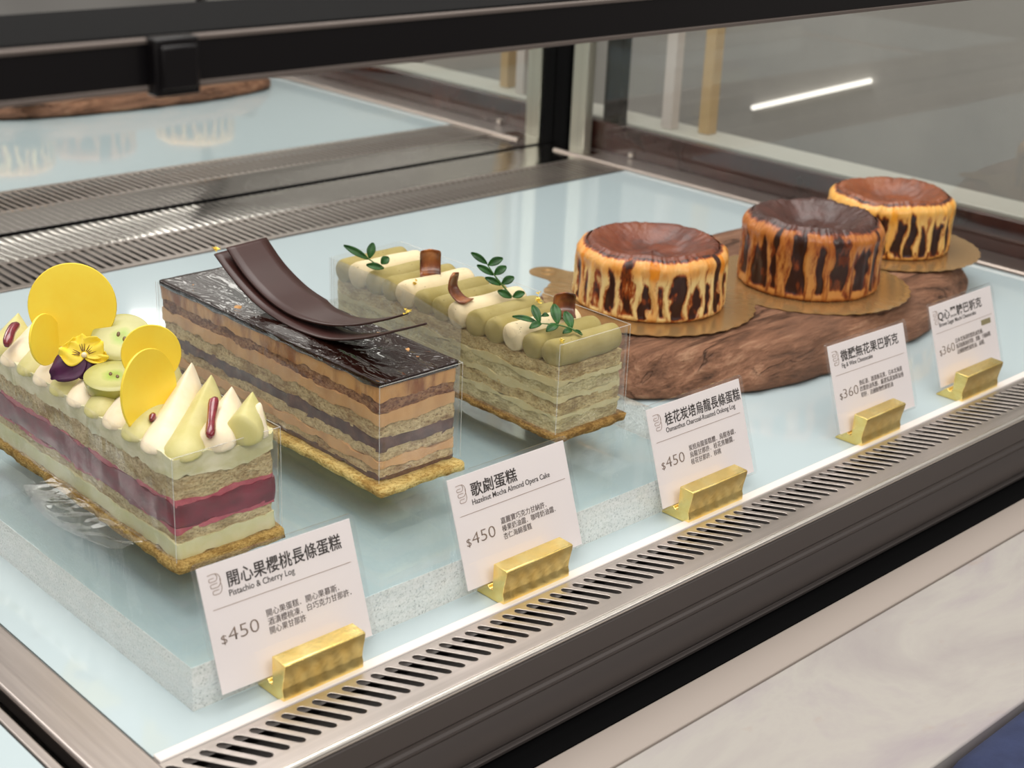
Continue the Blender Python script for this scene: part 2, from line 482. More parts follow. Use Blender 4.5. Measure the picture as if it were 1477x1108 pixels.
def tube(bm, pts, rads, seg=10, cap=True):
    pts = [Vector(p) for p in pts]
    if not isinstance(rads, (list, tuple)): rads = [rads] * len(pts)
    rings = []
    up = None
    for i, p in enumerate(pts):
        d = (pts[min(i + 1, len(pts) - 1)] - pts[max(i - 1, 0)]).normalized()
        if up is None:
            up = Vector((0, 0, 1)) if abs(d.z) < .9 else Vector((1, 0, 0))
        s = d.cross(up).normalized(); up = s.cross(d).normalized()
        rings.append([bm.verts.new(p + (s * math.cos(2 * PI * k / seg) + up * math.sin(2 * PI * k / seg)) * rads[i]) for k in range(seg)])
    for a, b in zip(rings, rings[1:]):
        for k in range(seg):
            bm.faces.new((a[k], a[(k + 1) % seg], b[(k + 1) % seg], b[k]))
    if cap:
        bm.faces.new(rings[0][::-1]); bm.faces.new(rings[-1])
    return bm


def fn(p, freq, seed=0.0):
    return noise.noise(Vector((p[0] * freq + seed, p[1] * freq + seed * 1.7, p[2] * freq - seed)))


def frame(nrm, up=(0, 0, 1)):
    n = Vector(nrm).normalized(); u = Vector(up)
    x = u.cross(n).normalized(); y = n.cross(x)
    return x, y, n


def layer(x0, x1, y0, y1, z0, z1, amp=.002, freq=60, seed=0, step=.006, zstep=.006, bul=0, edge=0.004, wav=0):
    """a slab with rough, slightly rounded walls"""
    bm = bmesh.new()
    nx = max(2, int((x1 - x0) / step)); ny = max(2, int((y1 - y0) / step)); nzv = max(1, int((z1 - z0) / zstep))
    cache = {}

    def vert(i, j, k):
        key = (i, j, k)
        if key in cache: return cache[key]
        p = Vector((x0 + (x1 - x0) * i / nx, y0 + (y1 - y0) * j / ny, z0 + (z1 - z0) * k / nzv))
        d = Vector(((i == nx) - (i == 0), (j == ny) - (j == 0), 0))
        out = Vector((d.x, d.y, 0))
        if d.x and d.y:      # round the corners of the plan a little
            p -= out * edge * .4
        h = fn(p, freq, seed) * amp + fn(p, freq * 2.7, seed + 5) * amp * .5
        if bul:
            h += bul * math.sin(PI * k / nzv)
        p += out * h
        if wav and (k == 0 or k == nzv):
            p.z += wav * (1.3 * fn((p.x, p.y, 0), 24, seed + (3 if k else 11)) + .7 * fn((p.x, p.y, 0), 85, seed + (5 if k else 17)))
        cache[key] = bm.verts.new(p)
        return cache[key]

    def quad(a, b, c, d):
        bm.faces.new((a, b, c, d))
    for i in range(nx):
        for j in range(ny):
            quad(vert(i, j, nzv), vert(i + 1, j, nzv), vert(i + 1, j + 1, nzv), vert(i, j + 1, nzv))
            quad(vert(i, j, 0), vert(i, j + 1, 0), vert(i + 1, j + 1, 0), vert(i + 1, j, 0))
    for k in range(nzv):
        for i in range(nx):
            quad(vert(i, 0, k), vert(i + 1, 0, k), vert(i + 1, 0, k + 1), vert(i, 0, k + 1))
            quad(vert(i, ny, k), vert(i, ny, k + 1), vert(i + 1, ny, k + 1), vert(i + 1, ny, k))
        for j in range(ny):
            quad(vert(0, j, k), vert(0, j, k + 1), vert(0, j + 1, k + 1), vert(0, j + 1, k))
            quad(vert(nx, j, k), vert(nx, j + 1, k), vert(nx, j + 1, k + 1), vert(nx, j, k + 1))
    return bm


def wrap_film(x0, x1, y0, y1, z0, z1, seed, amp=.0012, dip=None):
    """thin film sleeve round four sides, open above and below"""
    bm = bmesh.new(); r = .004
    loop = []
    n = 14
    loop += [(x0 + r + (x1 - x0 - 2 * r) * i / n, y0) for i in range(n + 1)]
    loop += [(x1, y0 + r + (y1 - y0 - 2 * r) * i / 40) for i in range(41)]
    loop += [(x1 - r - (x1 - x0 - 2 * r) * i / n, y1) for i in range(n + 1)]
    loop += [(x0, y1 - r - (y1 - y0 - 2 * r) * i / 40) for i in range(41)]
    nzv = 8; rows = []
    for k in range(nzv + 1):
        row = []
        for (x, y) in loop:
            zt = z1 + (.003 * fn((x, y, 0), 18, seed)) + (dip(x, y) if dip else 0)
            z = z0 + (zt - z0) * k / nzv
            c = Vector(((x0 + x1) / 2, (y0 + y1) / 2, z))
            d = Vector((-1 if x == x0 else (1 if x == x1 else 0), -1 if y == y0 else (1 if y == y1 else 0), 0))
            row.append(bm.verts.new(Vector((x, y, z)) + d * (amp + amp * fn((x, y, z), 22, seed))))
        rows.append(row)
    L = len(loop)
    for a, b in zip(rows, rows[1:]):
        for i in range(L):
            bm.faces.new((a[i], a[(i + 1) % L], b[(i + 1) % L], b[i]))
    return bm


def disc(P, nrm, r, th, up=(0, 0, 1), ell=1.0, seg=48):
    x, y, n = frame(nrm, up); P = Vector(P); bm = bmesh.new()
    prof = [(0, -th / 2), (r - th * .25, -th / 2), (r, 0), (r - th * .25, th / 2), (0, th / 2)]
    rings = []
    for rr, h in prof:
        if rr == 0:
            rings.append([bm.verts.new(P + n * h)])
        else:
            rings.append([bm.verts.new(P + n * h + x * rr * math.cos(2 * PI * k / seg) + y * rr * ell * math.sin(2 * PI * k / seg)) for k in range(seg)])
    for a, b in zip(rings, rings[1:]):
        for k in range(seg):
            if len(a) == 1: bm.faces.new((a[0], b[k], b[(k + 1) % seg]))
            elif len(b) == 1: bm.faces.new((a[k], b[0], a[(k + 1) % seg]))
            else: bm.faces.new((a[k], a[(k + 1) % seg], b[(k + 1) % seg], b[k]))
    return bm


def text_mesh(body, size, width=None, off=0.0, depth=.0003):
    """lettering as a mesh, baseline at the origin, in design units"""
    cu = bpy.data.curves.new('lettering', 'FONT'); cu.body = body; cu.size = 1.0; cu.offset = off; cu.resolution_u = 3
    o = bpy.data.objects.new('lettering', cu); COL.objects.link(o)
    dg = bpy.context.evaluated_depsgraph_get()
    me = bpy.data.meshes.new_from_object(o.evaluated_get(dg))
    bpy.data.objects.remove(o, do_unlink=True); bpy.data.curves.remove(cu)
    bm = bmesh.new(); bm.from_mesh(me); bpy.data.meshes.remove(me)
    xs = [v.co.x for v in bm.verts]; x0 = min(xs); wd = max(xs) - x0
    sx = size if width is None else width / wd
    for v in bm.verts:
        v.co = Vector(((v.co.x - x0) * sx, v.co.y * size, 0))
    r = bmesh.ops.extrude_face_region(bm, geom=bm.faces[:])
    for g in r['geom']:
        if isinstance(g, bmesh.types.BMVert): g.co.z += depth
    return bm


def shift(bm, dx, dy, dz):
    for v in bm.verts: v.co += Vector((dx, dy, dz))
    return bm


def merge(*bms):
    out = bmesh.new()
    for b in bms:
        me = bpy.data.meshes.new('tmp'); b.to_mesh(me); b.free(); out.from_mesh(me); bpy.data.meshes.remove(me)
    return out


# ------------------------------------------------------------------ room
tag(obj('floor', box(-9, 12, -9, 10, -2.45, -2.4), MT['darkfloor'], smooth=False), kind='structure')
tag(obj('wall_right', box(3.6, 3.7, .15, 7, -2.4, 4), MT['greywall'], smooth=False), kind='structure')

# stone ledge beside the case
t_ = thing('stone_ledge', 'pale grey stone ledge outside the right end pane of the case', 'ledge', (2.76, 1.0, -2.4))
obj('ledge_top', box(2.705, 2.845, .1, 3.4, .055, .085), MT['ledge'], t_, bevel=.004)
obj('ledge_base', box(2.72, 2.82, .12, 3.35, -2.4, .055), MT['greywall'], t_)
for nm, x0, x1, y, mt, lb in (('display_post', 2.735, 2.772, 1.66, 'whitepost', 'white upright post on the ledge beyond the right end pane'),
                              ('display_post', 2.772, 2.812, 1.545, 'tanpost', 'tan upright post on the ledge beyond the right end pane')):
    tag(obj(nm, box(x0, x1, y - .02, y + .02, .085, 1.3), MT[mt], bevel=.003), lb, 'post')
GLINT_BAR = [(3.585, 1.513, .173), (3.585, 1.983, .003)]  # glowing bar added in place of a warped light reflection
tag(obj('reflection_bar', tube(bmesh.new(), GLINT_BAR, .0085, 12), MT['reflection']), 'glowing bar standing in for a warped light reflection beyond the right pane', 'reflection')

# marble counter in front
t_ = thing('marble_counter', 'cream marble counter along the front of the cake case', 'counter', (1.0, -.35, -2.4))
obj('slab', box(-6, 3.5, -.478, -.214, -.19, -.13), MT['marble'], t_, bevel=.003)
obj('back_strip', box(-6, 3.5, -.212, -.150, -.17, -.129), MT['counter_edge'], t_, bevel=.002, label='plain pale strip along the back of the marble')
obj('cabinet', box(-5.9, 3.4, -.44, -.17, -2.4, -.19), MT['greywall'], t_)

# dark blue padded bar stool pushed up to the counter
t_ = thing('bar_stool', 'dark blue padded bar stool at the counter edge, lower right corner', 'stool', (1.35, -.80, -2.4))
bm = bmesh.new(); bx(bm, .80, 1.86, -1.12, -.490, -.26, -.085)
for v in bm.verts: v.co.z += .02 * (v.co.x - 1.35)
obj('seat_cushion', bm, MT['blue'], t_, bevel=.055, seg=6)
obj('seat_frame', box(.90, 1.80, -1.06, -.55, -.37, -.31), MT['rail'], t_, bevel=.006)
for lx, ly in ((.94, -.58), (1.76, -.58), (.94, -1.03), (1.76, -1.03)):
    obj('leg', tube(bmesh.new(), [(lx, ly, -.36), (lx, ly, -2.4)], [.028, .022], 12), MT['rail'], t_)
for ly in (-.58, -1.03):
    obj('foot_rail', tube(bmesh.new(), [(.94, ly, -1.7), (1.76, ly, -1.7)], .014, 8), MT['rail'], t_)

# ------------------------------------------------------------------ the refrigerated case
case = thing('display_case', 'refrigerated cake case with pale glass floor, slotted steel grilles and mirror back', 'display case', (1.25, .9, -2.4))
X0, X1, YB = -.012, 2.5, 1.6
obj('floor_panel', box(0, X1, 0.012, YB, -.02, 0), MT['floor'], case, smooth=False, label='pale blue glass floor panel')
obj('edge_strip', box(0, X1, -.002, .014, -.02, .003), MT['trim'], case, bevel=.0015, label='white edge strip')


def slotted(name, x0, x1, y0, y1, s0, s1, pitch, dx, wdt, z, th):
    """steel plate with real slanted slots: s0/s1 are the front and back ends of each slot"""
    cu = bpy.data.curves.new('plate', 'CURVE'); cu.dimensions = '2D'; cu.fill_mode = 'BOTH'
    cu.extrude = th / 2 * K; cu.bevel_depth = .0006 * K; cu.bevel_resolution = 1

    def poly(pts):
        sp = cu.splines.new('POLY'); sp.points.add(len(pts) - 1); sp.use_cyclic_u = True
        for p, q in zip(sp.points, pts): p.co = (q[0] * K, q[1] * K, 0, 1)
    poly([(x0, y0), (x1, y0), (x1, y1), (x0, y1)])
    x = x0 + .03
    d = Vector((-dx, s1 - s0)).normalized(); nrm = Vector((d.y, -d.x)); r = wdt / 2
    while x + .02 < x1 and x - dx < x1 - .01:
        a = Vector((x, s0)) + d * r; b = Vector((x - dx, s1)) - d * r
        if min(a.x, b.x) > x0 + .008 and max(a.x, b.x) < x1 - .008:
            pts = []
            for c, base in ((b, 0), (a, PI)):
                for i in range(6):
                    an = base + PI * i / 5
                    pts.append(c + nrm * (r * math.cos(an)) + d * (r * math.sin(an)))
            poly([(p.x, p.y) for p in pts])
        x += pitch
    o = bpy.data.objects.new('plate', cu); COL.objects.link(o)
    me = bpy.data.meshes.new_from_object(o.evaluated_get(bpy.context.evaluated_depsgraph_get()))
    bpy.data.objects.remove(o, do_unlink=True); bpy.data.curves.remove(cu)
    bm = bmesh.new(); bm.from_mesh(me); bpy.data.meshes.remove(me)
    for v in bm.verts: v.co = Vector((v.co.x / K, v.co.y / K, z - th / 2 + v.co.z / K))
    return bm


fg = obj('front_grille', slotted('g', -.06, 2.5, -.094, -.004, -.071, -.0115, .0219, .036, .0118, 0, .0012), MT['steel'], case, smooth=False)
obj('front_duct', box(-.06, 2.5, -.094, -.002, -.06, -.030), MT['void'], case, smooth=False)
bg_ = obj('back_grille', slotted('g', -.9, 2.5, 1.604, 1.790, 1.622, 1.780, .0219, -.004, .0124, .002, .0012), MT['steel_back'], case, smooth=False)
obj('back_duct', box(-.9, 2.5, 1.604, 1.79, -.08, -.045), MT['void'], case, smooth=False)
# ribbed steel upstand behind the back grille
bm = bmesh.new(); rows = []
for k in range(1600):
    x = -.9 + 3.5 * k / 1599
    rib = .0006 * abs(math.sin(PI * x / .0219))
    rows.append([bm.verts.new((x, yy, zz)) for yy, zz in ((1.79, -.008), (1.79, .002), (1.800, .0020 + rib), (1.84, .00225 + rib), (1.90, .0026 + rib), (1.965, .0030 + rib * .4), (1.977, .0031), (1.977, -.008))])
for a, b in zip(rows, rows[1:]):
    for j in range(7): bm.faces.new((a[j], a[j + 1], b[j + 1], b[j]))
obj('back_ledge', bm, MT['ledge_steel'], case, angle=60, label='ribbed steel ledge behind the back grille')
lip = [(-.094 - .006 + .006 * math.cos(a), -.004 + .006 * math.sin(a)) for a in [PI * k / 8 * 1.5 + .0 for k in range(9)]]
obj('front_lip', tube(bmesh.new(), [(-.9, -.097, -.004), (2.7, -.097, -.004)], .0052, 12), MT['chrome'], case, label='bright rounded steel lip')
prof = [(-.096, -.006), (-.1025, -.010), (-.1035, -.046), (-.1000, -.050), (-.1000, -.055), (-.1035, -.059), (-.1035, -.063), (-.1010, -.066), (-.1080, -.078),
        (-.1120, -.100), (-.1120, -.108), (-.1040, -.112), (-.1040, -.118), (-.1090, -.121), (-.1090, -.126), (-.098, -.128), (-.06, -.128), (-.06, -.006)]
obj('front_sill', prism_x(bmesh.new(), prof, -.9, 2.7), MT['bronze'], case, bevel=.0008, angle=25, label='dark bronze grooved sill')
obj('sill_gap', box(-.9, 2.7, -.146, -.05, -.24, -.132), MT['black'], case, smooth=False)
obj('base_cabinet', box(-.88, 2.66, -.05, 1.98, -2.4, -.09), MT['bronze'], case, smooth=False)
# divider at the left and the neighbouring bay
obj('divider', box(-.068, -.004, -.10, 1.604, -.02, .006), MT['steel_y'], case, bevel=.004, label='brushed steel divider strip')
obj('divider_gap', box(-.084, -.068, -.10, 1.604, -.05, -.03), MT['black'], case, smooth=False)
obj('divider_lip', box(-.097, -.084, -.10, 1.604, -.02, .002), MT['steel_y'], case, bevel=.002)
obj('floor_panel', box(-.9, -.099, -.085, 1.604, -.02, 0), MT['floor'], case, smooth=False, label='pale glass floor panel of the neighbouring bay')
# right end
obj('end_plate', box(2.516, 2.632, -.09, 1.98, -.02, 0), MT['steel_y'], case, smooth=False, label='flat steel plate at the right end')
obj('end_lip', tube(bmesh.new(), [(2.508, -.09, .002), (2.508, 1.9, .002)], .008, 12), MT['lip2'], case)
obj('end_panel', box(2.642, 2.662, -.12, 2.9, -.09, .086), MT['band'], case, bevel=.003, label='dark red brown panel outside the end pane')
obj('end_pane', box(2.626, 2.632, -.085, 1.975, 0, 1.25), MT['pane'], case, smooth=False, label='clear glass end pane')
obj('mirror_back', box(-.9, 2.60, 1.980, 1.992, -.002, 1.25), MT['mirror'], case, smooth=False, label='mirror back wall')
obj('mirror_frame', box(2.578, 2.622, 1.925, 1.979, .0, 1.25), MT['black'], case, bevel=.004, label='black upright at the mirror edge')
obj('mirror_frame', box(-.9, 2.60, 1.9775, 1.9795, .001, .007), MT['black'], case, smooth=False, label='black gasket along the mirror foot')
obj('corner_post', box(2.582, 2.618, 1.852, 1.912, 0, 1.25), MT['steel_post'], case, bevel=.003, label='satin steel corner post')
obj('outer_post', box(2.666, 2.70, 1.785, 1.855, .0, 1.3), MT['black'], case, bevel=.003, label='black post outside the end pane')
obj('pane_clip', tube(bmesh.new(), [(2.618, 1.69, .012), (2.628, 1.69, .012)], .008, 14), MT['chrome'], case)
# top rail
rail = obj('top_rail', box(-.9, 2.66, -.13, .03, .757, .797), MT['rail'], case, bevel=.004, seg=3, label='black rail across the top of the opening')
obj('rail_top_black', box(-.9, 2.66, -.122, .03, .797, .800), MT['black'], rail, smooth=False)  # black sheet added so the rail top catches no ceiling light
obj('rail_highlight', merge(box(-.9, 2.66, -.1325, -.129, .7555, .7600), box(-.9, 2.66, -.1325, -.124, .7945, .7985)), MT['rail_glint'], rail, bevel=.0006)  # grey strips stand in for highlights along the rail's edges
obj('bracket', merge(box(-.048, -.006, -.145, -.128, .752, .800), box(-.044, -.010, -.149, -.144, .758, .794)), MT['rail'], rail, bevel=.002)
rail.location.z += .005 * K
obj('end_post', box(2.63, 2.66, -.13, -.09, -.1, .762), MT['rail'], case, bevel=.003)
obj('end_post', box(-.9, -.86, -.13, -.09, -.1, .762), MT['rail'], case, bevel=.003)

# ------------------------------------------------------------------ clear acrylic block
bm = bmesh.new()
bx(bm, .079, 1.089, .057, 1.02, .0006, .060)
bm.faces.ensure_lookup_table()
for f in bm.faces:
    c = f.calc_center_median()
    f.material_index = 0 if (c.z > .059 or c.z < .002) else 1
tag(obj('acrylic_riser', bm, [MT['acry_top'], MT['acry_side']], smooth=False, bevel=.0012), 'thick clear acrylic riser block under the three log cakes', 'riser')

# ------------------------------------------------------------------ wooden slab
plan = [(1.115, .50), (1.185, .392), (1.295, .316), (1.437, .258), (1.575, .239), (1.76, .234), (1.967, .256), (2.15, .302), (2.33, .385), (2.415, .52), (2.40, .72), (2.27, .83),
        (1.98, .885), (1.62, .875), (1.36, .815), (1.17, .70)]
N = len(plan); ring = []
for i in range(N):
    p0, p1, p2, p3 = [Vector(plan[(i + k) % N]) for k in (-1, 0, 1, 2)]
    for s in range(14):
        q = s / 14
        ring.append(.5 * ((2 * p1) + (p2 - p0) * q + (2 * p0 - 5 * p1 + 4 * p2 - p3) * q * q + (3 * p1 - p0 - 3 * p2 + p3) * q ** 3))
ctr = Vector((1.78, .56)); bm = bmesh.new(); rows = []
prof = [(0, .012), (.004, .002), (.014, 0), (.026, .006), (.040, .016), (.054, .028), (.066, .040), (.075, .052), (.0805, .066)]
for k, (z, ins) in enumerate(prof):
    row = []
    for p in ring:
        d = (p - ctr).normalized(); q = p - d * ins
        g = Vector((q.x * .86 + q.y * .5, q.y * 1.2 - q.x * .5, z))
        a = .012 * noise.noise(Vector((g.x * 4, g.y * 22, z * 10))) + .006 * noise.noise(Vector((g.x * 12, g.y * 70, z * 26)))
        amp = 0 if k == 0 else (1 if k < 7 else .4)
        q = q + d * a * amp
        row.append(bm.verts.new((q.x, q.y, z + (a * .35 if 0 < k < 7 else 0))))
    rows.append(row)
for s in (.86, .66, .4, .15):
    row = []
    for v in rows[8]:
        q = ctr + (Vector((v.co.x, v.co.y)) - ctr) * s
        row.append(bm.verts.new((q.x, q.y, .0808 + .0012 * noise.noise(Vector((q.x * 5, q.y * 30, 0))))))
    rows.append(row)
L = len(ring)
for a, b in zip(rows, rows[1:]):
    for i in range(L):
        bm.faces.new((a[i], a[(i + 1) % L], b[(i + 1) % L], b[i]))
bm.faces.new(rows[0][::-1]); bm.faces.new(rows[-1])
tag(obj('wooden_slab', bm, MT['wood'], sub=1, angle=180), 'rough brown live-edge wooden slab under the three round cheesecakes', 'board')

# ------------------------------------------------------------------ cake boards and cheesecakes
CK = [(1.453, .586, .0870, .150, .118, .210, 1), (1.823, .475, .0838, .147, .139, .2125, 2), (2.200, .530, .0870, .142, .121, .209, 3)]
BL = ['scalloped gold card board under the nearest, left cheesecake', 'scalloped gold card board under the darkest, middle cheesecake', 'scalloped gold card board under the cheesecake farthest right']
CL = ['round burnt cheesecake with pale cream streaks, leftmost of three on the wooden slab',
      'round burnt cheesecake with the darkest top, middle of three on the wooden slab',
      'round burnt cheesecake with golden rim and thin drips, farthest right on the wooden slab']


def board(x, y, z, r, i):
    bm = bmesh.new(); n = 240; th = .0022
    rows = []
    for rr, h in ((0, 0), (r - .012, 0), (r - .003, 0), (r, .0007), (r, th - .0005), (r - .003, th), (r - .012, th), (0, th)):
        if rr == 0:
            rows.append([bm.verts.new((x, y, z + h))])
        else:
            row = []
            for k in range(n):
                a = 2 * PI * k / n
                ed = 1.0 if rr > r - .001 else (.5 if rr > r - .005 else 0)
                sc_ = .0034 * abs(math.sin(a * 18)) * ed
                wv = .0011 * math.sin(a * 36) * ed
                row.append(bm.verts.new((x + (rr + sc_ - .003) * math.cos(a), y + (rr + sc_ - .003) * math.sin(a), z + h + (wv if h > 0 else wv) * .5)))
            rows.append(row)
    for a, b in zip(rows, rows[1:]):
        for k in range(n):
            if len(a) == 1: bm.faces.new((a[0], b[(k + 1) % n], b[k]))
            elif len(b) == 1: bm.faces.new((a[k], a[(k + 1) % n], b[0]))
            else: bm.faces.new((a[k], a[(k + 1) % n], b[(k + 1) % n], b[k]))
    root = thing('cake_board', BL[i], 'cake board', (x, y, z), 'gold boards under the cheesecakes')
    obj('disc', bm, MT['board'], root, angle=50)
    # pull tab with its finger ring
    ang = math.radians(98 if i == 0 else 60 if i == 1 else 75)
    dx, dy = math.cos(ang), math.sin(ang)
    px, py = -dy, dx
    tb = bmesh.new(); outline = []
    for k in range(25):
        a = -PI / 2 + PI * k / 24
        outline.append((r + .045 + .034 * math.cos(a), .036 * math.sin(a)))
    outline = [(r - .012, -.05)] + [(r + .012, -.038)] + outline + [(r + .012, .038), (r - .012, .05)]
    lo = [tb.verts.new((x + dx * a + px * b, y + dy * a + py * b, z)) for a, b in outline]
    hi = [tb.verts.new((x + dx * a + px * b, y + dy * a + py * b, z + th)) for a, b in outline]
    tb.faces.new(lo[::-1]); tb.faces.new(hi)
    for k in range(len(lo)):
        tb.faces.new((lo[k], lo[(k + 1) % len(lo)], hi[(k + 1) % len(lo)], hi[k]))
    tab = obj('pull_tab', tb, MT['board'], root, angle=30)
    rg = [(x + dx * (r + .04 + .015 * math.cos(a)) + px * .015 * math.sin(a), y + dy * (r + .04 + .015 * math.cos(a)) + py * .015 * math.sin(a), z + th) for a in [2 * PI * k / 24 for k in range(25)]]
    obj('finger_ring', tube(bmesh.new(), rg, .0011, 6, False), MT['board'], tab)


def sstep(a, b, x):
    q = max(0.0, min(1.0, (x - a) / (b - a))); return q * q * (3 - 2 * q)


STYLE = [dict(n=58, dark=(.6, 1.9), pale=(.35, 1.0), top=(.50, 1.02), foot=.05, burn=(.70, 1.3), palebase=.06, gold=.70, skip=.0),
         dict(n=40, dark=(.9, 2.6), pale=(.35, 1.1), top=(.72, 1.0), foot=.10, burn=(.85, 1.3), palebase=.22, gold=.75, skip=.04),
         dict(n=46, dark=(.9, 1.9), pale=(.26, .60), top=(.60, .84), foot=.04, burn=(.95, 1.3), palebase=.03, gold=.50, skip=.0)]


def cheesecake(x, y, z, r, h, i, seed):
    root = thing('cheesecake', CL[i], 'cake', (x, y, z), 'burnt cheesecakes on the wooden slab')
    n = 720; nv = 44; rnd = random.Random(seed * 13 + 5); S = STYLE[i]
    cells = []
    for k in range(S['n']):
        dk = k % 2 == 0
        wd = rnd.uniform(*(S['dark'] if dk else S['pale']))
        cells.append([wd, dk and rnd.random() > S['skip'], rnd.uniform(*S['top']), rnd.uniform(*S['burn']), rnd.uniform(-.05, .05), S['foot'] * rnd.uniform(.5, 1.6)])
    tot = sum(c[0] for c in cells); a0 = 0
    for c in cells:
        c.append(a0); c[0] = c[0] / tot * 2 * PI; a0 += c[0]

    def cell_at(a):
        a %= 2 * PI
        for k, c in enumerate(cells):
            if a < c[6] + c[0]: return k, a - c[6]
        return len(cells) - 1, cells[-1][0]

    def burn(a, v):
        aw = a + .085 * fn((math.cos(a) * 4, math.sin(a) * 4, v * 2.0), 1.3, seed) + .028 * fn((math.cos(a) * 12, math.sin(a) * 12, v * 6), 1.3, seed + 6)
        k, t_ = cell_at(aw); c = cells[k]
        e = min(t_, c[0] - t_)                       # distance to the nearer fold edge
        soft = sstep(0, .018 + .03 * (.5 + fn((a * 7, v * 4, 0), 1, seed + 8)), e)
        if c[1]:
            vt = c[2] + .16 * fn((a * 11, 0, 3), 1, seed)
            b = c[3] * (.85 + .5 * fn((a * 8, v * 5, 1), 1, seed)) * soft * (1 - sstep(vt - .10, vt + .08, v)) * sstep(c[5] - .03, c[5] + .07, v)
            b = max(b, .40 * (1 - soft) * (1 - sstep(.72, .9, v)))
        else:
            b = S['palebase'] + .22 * (1 - soft) * (1 - sstep(.6, .8, v))
            if i == 2 and v < .16: b = .55 * soft
        b = max(b, .36 * (1 - sstep(.0, .10, v)))            # browned foot
        b = max(b, .75 * sstep(.93, 1.0, v))                 # crust edge
        return b, S['gold'] * sstep(.58, .80, v) + .25 * (1 - sstep(.02, .16, v)) + (.5 if not c[1] and (k * 7) % 5 == 0 else 0)

    def relief(a, v):
        k, t_ = cell_at(a + .085 * fn((math.cos(a) * 4, math.sin(a) * 4, v * 2.0), 1.3, seed)); c = cells[k]
        e = min(t_, c[0] - t_); u_ = sstep(0, .03, e)
        env = sstep(.0, .12, v) * (1 - sstep(.68, .86, v))
        return (-.0030 * u_ if c[1] else .0018 * u_) * env
    bm = bmesh.new(); cl = bm.verts.layers.float_color.new('burn'); rows = []
    for k in range(nv + 1):
        v = k / nv; row = []
        for j in range(n):
            a = 2 * PI * j / n; ca, sa = math.cos(a), math.sin(a)
            sh = 0
            if v < .07: sh = -.007 * (1 - v / .07) ** 2
            if v > .80: sh = -.019 * ((v - .80) / .20) ** 2.4
            lump = .0030 * fn((ca * 5, sa * 5, v * 2), 1.4, seed) + .0016 * fn((ca * 16, sa * 16, v * 4), 1.3, seed + 3) * sstep(.55, .8, v)
            rr = r - .001 + sh + relief(a, v) + lump - .004 * math.sin(PI * v) * (.5 + .5 * fn((ca, sa, 0), 2, seed + 4))
            top = h * (1.02 + .060 * fn((ca, sa, 0), 1.5, seed + 9) + .022 * fn((ca * 5, sa * 5, 0), 1.5, seed + 2) + .012 * fn((ca * 14, sa * 14, 0), 1.5, seed + 2))
            vt = bm.verts.new((x + rr * ca, y + rr * sa, z + top * v))
            b_, g_ = burn(a, v); vt[cl] = (b_, g_, 0, 1)
            row.append(vt)
        rows.append(row)
    for k in range(nv):
        for j in range(n):
            bm.faces.new((rows[k][j], rows[k][(j + 1) % n], rows[k + 1][(j + 1) % n], rows[k + 1][j]))
    bm.faces.new(rows[0][::-1])
    rim = [(v.co.x, v.co.y, v.co.z) for v in rows[-1]]
    obj('cake_body', bm, MT['burnt'][i], root, angle=180)
    bm = bmesh.new(); rows = []
    for k in range(21):
        q = k / 20; row = []
        for j in range(0, n, 2):
            px, py, pz = rim[j]
            f2 = (1 - q) * .994 + (.006 if q == 0 else 0)
            qr = min(1, q / .22); ang_ = 2 * PI * j / n; rc = (r - .021) * f2
            X_, Y_ = (x + (px - x) * f2) * (1 - qr) + (x + rc * math.cos(ang_)) * qr, (y + (py - y) * f2) * (1 - qr) + (y + rc * math.sin(ang_)) * qr
            bulge = h * .035 * math.exp(-((q - .07) / .08) ** 2)
            dish = -h * .20 * (1 - math.cos(PI * min(1, max(0, (q - .08)) / .55))) / 2
            zq = sstep(0, .30, q); zz = pz * (1 - zq) + (z + h * 1.02 + h * .05 * fn((math.cos(ang_) * .9, math.sin(ang_) * .9, 0), 1.5, seed + 9)) * zq + bulge + dish
            zz += (.0030 * fn((X_, Y_, 0), 22, seed) + .0014 * fn((X_, Y_, 0), 75, seed)) * min(1, q * 6)
            if q == 0: zz -= .006
            row.append(bm.verts.new((X_, Y_, zz)))
        rows.append(row)
    m2 = n // 2
    for a, b in zip(rows, rows[1:]):
        for j in range(m2):
            bm.faces.new((a[j], a[(j + 1) % m2], b[(j + 1) % m2], b[j]))
    bmesh.ops.remove_doubles(bm, verts=bm.verts[:], dist=1e-6)
    obj('top_crust', bm, MT['crust'][i], root, angle=180, label='dark baked top crust')


for i, (x, y, z, r, h, br, seed) in enumerate(CK):
    board(x, y, z - .0024, br, i)
    cheesecake(x, y, z, r, h, i, seed)

# ------------------------------------------------------------------ pistachio and cherry log
px0, px1, py0, py1 = .188, .342, .262, .822
pist = thing('log_cake', 'pistachio log cake with yellow discs, grape slices and a pansy on top', 'cake', (.265, .54, .06), 'wrapped log cakes on the acrylic riser')
obj('biscuit_base', layer(px0 - .006, px1 + .006, py0 - .012, py1 + .008, .0604, .074, .0035, 45, 1, .008, .006), MT['biscuit'], pist, angle=180)
obj('cream_layer', layer(px0 + .001, px1 - .001, py0 + .001, py1 - .001, .074, .097, .0020, 40, 2, wav=.004), MT['pcream'], pist, angle=60)
obj('sponge_layer', layer(px0 + .003, px1 - .003, py0 + .003, py1 - .003, .096, .114, .002, 70, 3), MT['psponge'], pist, angle=60)
obj('cherry_edge', layer(px0 + .0022, px1 - .0022, py0 + .0022, py1 - .0022, .1110, .1180, .0018, 60, 4, wav=.004), MT['pink'], pist, angle=60, label='pink stained edge under the jelly')
obj('cherry_jelly', layer(px0 + .001, px1 - .001, py0 + .001, py1 - .001, .116, .149, .0016, 26, 5, bul=.0006, wav=.005), MT['jelly'], pist, angle=60)
